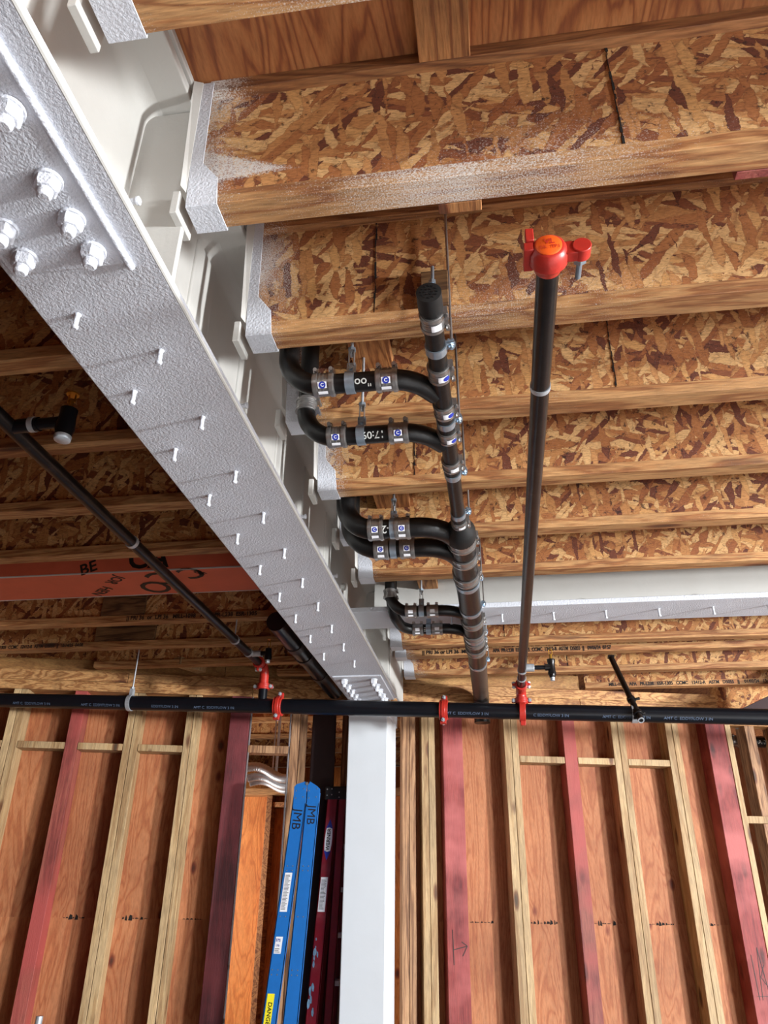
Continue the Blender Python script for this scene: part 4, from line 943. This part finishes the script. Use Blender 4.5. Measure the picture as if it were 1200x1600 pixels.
# right end: second drain pipe with ring hanger
rp = thing('drain_pipe', (1.6, 4.55, 0.80), 'short black drain length with white stencil at the right edge', 'pipe')
rc = lambda x: Vector((x, 4.60, 0.806-0.06*(x-1.27)))
MB().sweep([rc(1.262), rc(1.85)], 0.028, 26).build('pipe_body', 'cast', rp, 0, True)
MB().tube(rc(1.262), (1, 0, -0.06), 0.0, 0.024, 0.004).build('pipe_end', 'cast_brown', rp, 0, True)
coupling(rp, rc(1.315), (1, 0, -0.06), 0.0285, 0.036, None, True, 'steel', (0, -0.5, 1))
text_cyl('stencil_text', '3 " ASTM A 74  CAST IRON', rc(1.48), (1, 0, -0.06), tocam(rc(1.48), (1, 0, 0)), 0.0293, 0.03, 'white_ink', rp, 0.01)
t = thing('pipe_hanger', (1.34, 4.52, 0.9), 'split ring hanger above the short drain length at right', 'pipe hanger')
MB().tube((1.330, 4.52, 0.895), (0.2, 1, 0), 0.036, 0.042, 0.016).build('ring', 'galv', t, 0, True)
mb = MB(); mb.cyl((1.335, 4.52, 0.94), (1.337, 4.52, 1.10), 0.004, 8); mb.hexprism((1.335, 4.52, 0.955), (0, 0, 1), 0.016, 0.022); mb.build('rod', 'galv', t)
# dark slanting member top right
mb = MB(); mb.hexa([(1.17, 4.02, 0.845), (2.4, 3.75, 1.15), (2.4, 3.79, 1.15), (1.17, 4.06, 0.845), (1.17, 4.02, 0.905), (2.4, 3.75, 1.30), (2.4, 3.79, 1.30), (1.17, 4.06, 0.905)])
mb = MB(); mb.prism([(1.175, 3.90, 0.835), (1.85, 3.90, 0.80), (1.85, 3.90, 1.13)], (0, 0.04, 0))
tag(mb.build('gusset_plate', 'darkpost', None, 0.002), 'dark slanting steel piece above the main at the right edge', 'steel plate')

# left bay: big black waste pipe beside the beam
lp = thing('drain_pipe', (-0.82, 3.0, DZ), 'thick black waste pipe in the shade along the left side of the beam', 'pipe')
MB().sweep([(-0.815, 2.66, DZ), (-0.815, 3.77, DZ)], 0.038, 26).build('pipe_body', 'black_main', lp, 0, True)
for y in (2.95, 3.12, 3.42): MB().tube((-0.815, y, DZ), (0, 1, 0), 0.038, 0.0415, 0.05).build('clamp_coupling', 'cast_brown', lp, 0, True)

# conduit at lower left
tag(MB().sweep([(-1.70, 3.05, FZ+0.02), (-1.70, 3.05, -0.40)], 0.0125, 20).build('metal_conduit', 'galv', None, 0, True), 'upright silver conduit stub at the bottom left', 'conduit')

# ================================================================== LADDERS
# both ladders stand in front of the opening, left of the column; their parts are drafted at full size
# and set down at the ladder's own spot (x0, y0), sc = draft size to real size, ky = folded depth factor
_P = P
def ladder_space(sc, xd, x0, yd, y0, ky):
    def f(x, y, z): return _P(x0+(x-xd)*sc, y0+(y-yd)*ky, (z-0.4)*sc+0.4*sc if z > -0.7 else z)
    return f
P = ladder_space(0.875, -0.984, -0.861, 4.0, 3.50, 0.35)
def rail(mb, a, b, w, ydep):
    """channel rail from a (top) to b (bottom), w wide in x, ydep deep in y"""
    a = Vector(a); b = Vector(b); h = w/2
    mb.hexa([(b.x-h, b.y, b.z), (b.x+h, b.y, b.z), (b.x+h, b.y+ydep, b.z), (b.x-h, b.y+ydep, b.z), (a.x-h, a.y, a.z), (a.x+h, a.y, a.z), (a.x+h, a.y+ydep, a.z), (a.x-h, a.y+ydep, a.z)])
YL_ = 4.0
bl = thing('step_ladder', (-1.15, 4.05, FZ), 'blue fibreglass folding ladder marked JMB, leaning in the wall opening', 'ladder')
def onrail(a, b, z): f = (a[2]-z)/(a[2]-b[2]); return a[0]+(b[0]-a[0])*f
A1 = (-1.022, 4.0, 0.475); B1 = (-1.115, 4.0, -0.522)
A2 = (-0.955, 4.0, 0.470); B2 = (-1.012, 4.0, -0.52)
def ext(a, b, z): f = (a[2]-z)/(a[2]-b[2]); return (a[0]+(b[0]-a[0])*f, a[1], z)
for (A, Bq) in ((A1, B1), (A2, B2)):
    for yy in (4.0, 4.34):
        mb = MB(); a = A; b = ext(A, Bq, FZ+0.004)
        w = 0.070 if yy < 4.1 else 0.056
        if yy > 4.1: a = (a[0]-0.036, yy, a[2]); b = (b[0]-0.036, yy, b[2])
        rail(mb, (a[0], yy, a[2]), (b[0], yy, b[2]), w, 0.006)
        for sg in (-1, 1): rail(mb, (a[0]+sg*(w/2-0.003), yy, a[2]), (b[0]+sg*(w/2-0.003), yy, b[2]), 0.006, 0.028)
        mb.build('side_rail', 'blue_fg', bl, 0.001)
    for i in range(6):
        z = 0.35-0.22*i; x = ext(A, Bq, z)[0]
        MB().hexa([(x-0.02, 4.02, z-0.006), (x+0.012, 4.02, z-0.006), (x-0.028, 4.34, z-0.006), (x-0.05, 4.34, z-0.006), (x-0.02, 4.02, z+0.006), (x+0.012, 4.02, z+0.006), (x-0.028, 4.34, z+0.006), (x-0.05, 4.34, z+0.006)]).build('rung', 'alu', bl, 0.002)
# hinge heads: clipped-corner plates
for yy, q_ in ((3.996, 0.0), (4.366, -0.038)):
    for pl in ([(-1.057, 0.42), (-0.991, 0.42), (-0.991, 0.505), (-1.0, 0.526), (-1.045, 0.513), (-1.057, 0.50)], [(-0.986, 0.42), (-0.920, 0.42), (-0.920, 0.488), (-0.935, 0.502), (-0.975, 0.526), (-0.986, 0.505)]):
        MB().prism([(x+q_, yy, z) for x, z in pl], (0, 0.004, 0)).build('head_plate', 'blue_fg', bl, 0.001)
MB().cyl((-0.9895, 3.99, 0.515), (-1.0275, 4.375, 0.515), 0.008, 12).build('hinge_pin', 'alu', bl, 0, True)
mb = MB()
for x0 in (-1.045, -0.976):
    for dx, dz in ((0.0, 0.48), (0.04, 0.49), (0.0, 0.445), (0.038, 0.45)): mb.cyl((x0+dx, 3.997, dz), (x0+dx, 3.993, dz), 0.003, 8)
for (A, Bq) in ((A1, B1), (A2, B2)):
    for z in (0.13, 0.11, -0.09, -0.31, -0.33):
        x = ext(A, Bq, z)[0]; mb.cyl((x-0.012, 4.0, z), (x-0.012, 3.997, z), 0.0028, 8); mb.cyl((x+0.015, 4.0, z), (x+0.015, 3.997, z), 0.0028, 8)
mb.build('rivet', 'alu', bl)
def rtext(s_, A, Bq, z, size, bold=0.03, mat='black_ink', name='painted_letters', y=3.9985, rot=-90, parent=None, dx=0.0):
    x = ext(A, Bq, z)[0]+dx; d = (Vector(Bq)-Vector(A)).normalized(); up_ = Vector((-d.z, 0, d.x)); up_ = Vector((1, 0, 0)) if up_.x < 0 else up_
    up_ = (Vector((1, 0, 0))-d*d.x).normalized()
    return text_flat(name, s_, (x, y, z), d, up_, size, mat, parent or bl, bold, 0.0008, 1.0)
rtext('JMB', A1, B1, 0.345, 0.062, 0.0); rtext('JMB', A2, B2, 0.365, 0.058, 0.0)
def sticker(A, Bq, z0, z1, w, mat, parent, y=3.9975, dx=0.0, name='warning_label'):
    a = ext(A, Bq, z1); b = ext(A, Bq, z0)
    mb = MB(); mb.hexa([(b[0]-w/2+dx, y-0.0006, z0), (b[0]+w/2+dx, y-0.0006, z0), (b[0]+w/2+dx, y, z0), (b[0]-w/2+dx, y, z0), (a[0]-w/2+dx, y-0.0006, z1), (a[0]+w/2+dx, y-0.0006, z1), (a[0]+w/2+dx, y, z1), (a[0]-w/2+dx, y, z1)])
    return mb.build(name, mat, parent)
st = sticker(A1, B1, -0.07, 0.10, 0.036, 'sticker', bl)
def lines(A, Bq, z0, z1, n, w, y, parent, dx=0.0):
    mb = MB()
    for i in range(n):
        z = z0+(z1-z0)*(i+0.5)/n; x = ext(A, Bq, z)[0]+dx; ww = w*random.uniform(0.6, 1.0)
        mb.box(x-w/2, x-w/2+ww, y-0.0004, y, z-0.0012, z+0.0012)
    mb.build('printed_lines', 'black_ink', parent)
lines(A1, B1, -0.062, 0.092, 26, 0.028, 3.9965, st)
st = sticker(A1, B1, -0.245, -0.175, 0.034, 'sticker', bl)
text_flat('printed_text', '375', (ext(A1, B1, -0.19)[0]-0.004, 3.9968, -0.190), (1, 0, -0.06), (0.06, 0, 1), 0.016, 'blue_ink', st, 0.03, 0.0006)
text_flat('printed_text', '170', (ext(A1, B1, -0.21)[0]-0.004, 3.9968, -0.212), (1, 0, -0.06), (0.06, 0, 1), 0.012, 'blue_ink', st, 0.03, 0.0006)
lines(A1, B1, -0.242, -0.222, 3, 0.028, 3.9965, st)
st = sticker(A1, B1, -0.60, -0.405, 0.034, 'yellow', bl)
text_flat('printed_text', 'DANGER', (ext(A1, B1, -0.48)[0], 3.9968, -0.49), (-0.09, 0, -1), (1, 0, -0.09), 0.026, 'black_ink', st, 0.02, 0.0006)

P = ladder_space(0.893, -0.88, -0.78584, 4.15, 3.70595, 0.30)
rd = thing('step_ladder', (-0.88, 4.2, FZ), 'dark red fibreglass step ladder with black top, between the blue ladder and white column', 'ladder')
C1 = (-0.862, 4.15, 0.445); D1 = (-0.965, 4.15, -0.54); C2 = (-0.775, 4.15, 0.445); D2 = (-0.868, 4.15, -0.54)
C1 = (-0.885, 4.15, 0.455); D1 = (-0.950, 4.15, -0.53); C2 = (-0.832, 4.15, 0.455); D2 = (-0.868, 4.15, -0.53)
for (A, Bq, w) in ((C1, D1, 0.058), (C2, D2, 0.044)):
    for yy in (4.15, 4.48):
        mb = MB(); b = ext(A, Bq, FZ+0.004)
        rail(mb, (A[0], yy, A[2]), (b[0], yy, b[2]), w, 0.006)
        for sg in (-1, 1): rail(mb, (A[0]+sg*(w/2-0.003), yy, A[2]), (b[0]+sg*(w/2-0.003), yy, b[2]), 0.006, 0.028)
        mb.build('side_rail', 'red_fg', rd, 0.001)
MB().box(-0.928, -0.800, 4.145, 4.50, 0.452, 0.52).build('top_cap', 'plastic', rd, 0.006)
mb = MB()
for x, z in ((-0.915, 0.505), (-0.89, 0.507), (-0.915, 0.475), (-0.89, 0.478), (-0.85, 0.49), (-0.85, 0.465)): mb.cyl((x, 4.146, z), (x, 4.142, z), 0.0035, 8)
mb.build('rivet', 'alu', rd)
for i in range(7):
    z = 0.23-0.20*i; x = ext(C2, D2, z)[0]
    MB().box(x+0.0, x+0.045, 4.16, 4.47, z-0.012, z+0.010).build('step', 'alu', rd, 0.002)
# oval maker's badge
mb = MB(); cx_, cz_ = ext(C1, D1, 0.26)[0], 0.26; d = (Vector(D1)-Vector(C1)).normalized(); u_ = (Vector((1, 0, 0))-d*d.x).normalized()
pts = [Vector((cx_, 4.1485, cz_))+d*0.085*math.cos(t)*(1.0)+u_*0.019*math.sin(t) for t in [2*math.pi*i/24 for i in range(24)]]
mb.face([mb.bm.verts.new(P(*p)) for p in pts]); bd = mb.build('maker_badge', 'sticker', rd)
for sg in (-1, 1):
    mb = MB(); q = [Vector((cx_, 4.1478, cz_))+d*sg*0.098, Vector((cx_, 4.1478, cz_))+d*sg*0.052+u_*0.018, Vector((cx_, 4.1478, cz_))+d*sg*0.058, Vector((cx_, 4.1478, cz_))+d*sg*0.052-u_*0.018]
    mb.face([mb.bm.verts.new(P(*p)) for p in q]); mb.build('badge_tip', 'blue_ink', bd)
text_flat('badge_letters', 'WERNER', (cx_, 4.1477, cz_), -d, -u_, 0.026, 'black_ink', bd, 0.02, 0.0006)
st = sticker(C1, D1, -0.07, 0.085, 0.036, 'sticker', rd, 4.1475, 0.0); lines(C1, D1, -0.06, 0.075, 24, 0.028, 4.1465, st)
mb = MB()
for i in range(14):
    z = random.uniform(-0.52, -0.18); x = ext(C1, D1, z)[0]+random.uniform(-0.016, 0.016); n = 7; r_ = random.uniform(0.004, 0.014)
    mb.face([mb.bm.verts.new(P(x+r_*0.6*math.cos(2*math.pi*k/n)*random.uniform(.6, 1.2), 4.1478-0.0002*i, z+r_*1.6*math.sin(2*math.pi*k/n)*random.uniform(.6, 1.2))) for k in range(n)])
mb.build('paint_smear', 'paintsplat', rd)

P = _P
# silver flexible ducts through the opening
for i, (y, z, lb) in enumerate(((4.50, 0.605, 'upper row of'), (4.55, 0.60, 'rear row of'))):
    pass
def duct(x0, x1, y, z0, z1, r, lb):
    n = 40; pts = []; rads = []
    for k in range(n+1):
        f = k/n; pts.append((x0+(x1-x0)*f, y+0.02*math.sin(f*5), z0+(z1-z0)*f+0.02*math.sin(f*math.pi*2.2)-0.01)); rads.append(r*(1.0+0.10*(k % 2)))
    o = MB().sweep(pts, rads, 16).build('flexible_duct', 'galv', None, 0, True)
    xm = (x0+x1)/2; MB().box(xm-0.004, xm+0.004, y-0.001, y+0.001, (z0+z1)/2, ZT).build('support_strap', 'galv', o); return tag(o, lb, 'duct', 'silver ducts in the room beyond')
duct(-1.45, -1.12, 4.36, 0.66, 0.60, 0.024, 'silver ribbed duct just below the brown blocking in the opening')
duct(-1.45, -1.12, 4.42, 0.61, 0.575, 0.022, 'middle silver ribbed duct seen through the opening')
duct(-1.46, -1.14, 4.50, 0.592, 0.562, 0.018, 'lowest silver ribbed duct, above the partition plate')
for y, z, lb in ((4.75, 0.98, 'joist beyond the opening, nearest'), (5.3, 0.98, 'joist beyond the opening, second'), (5.9, 0.98, 'joist beyond the opening, third'), (6.6, 0.98, 'joist beyond the opening, farthest')):
    joist(y, -3.2, 0.4, 'timber I-'+lb, 'joists of the room beyond', 0.98, 'osb_plain', 'plate')
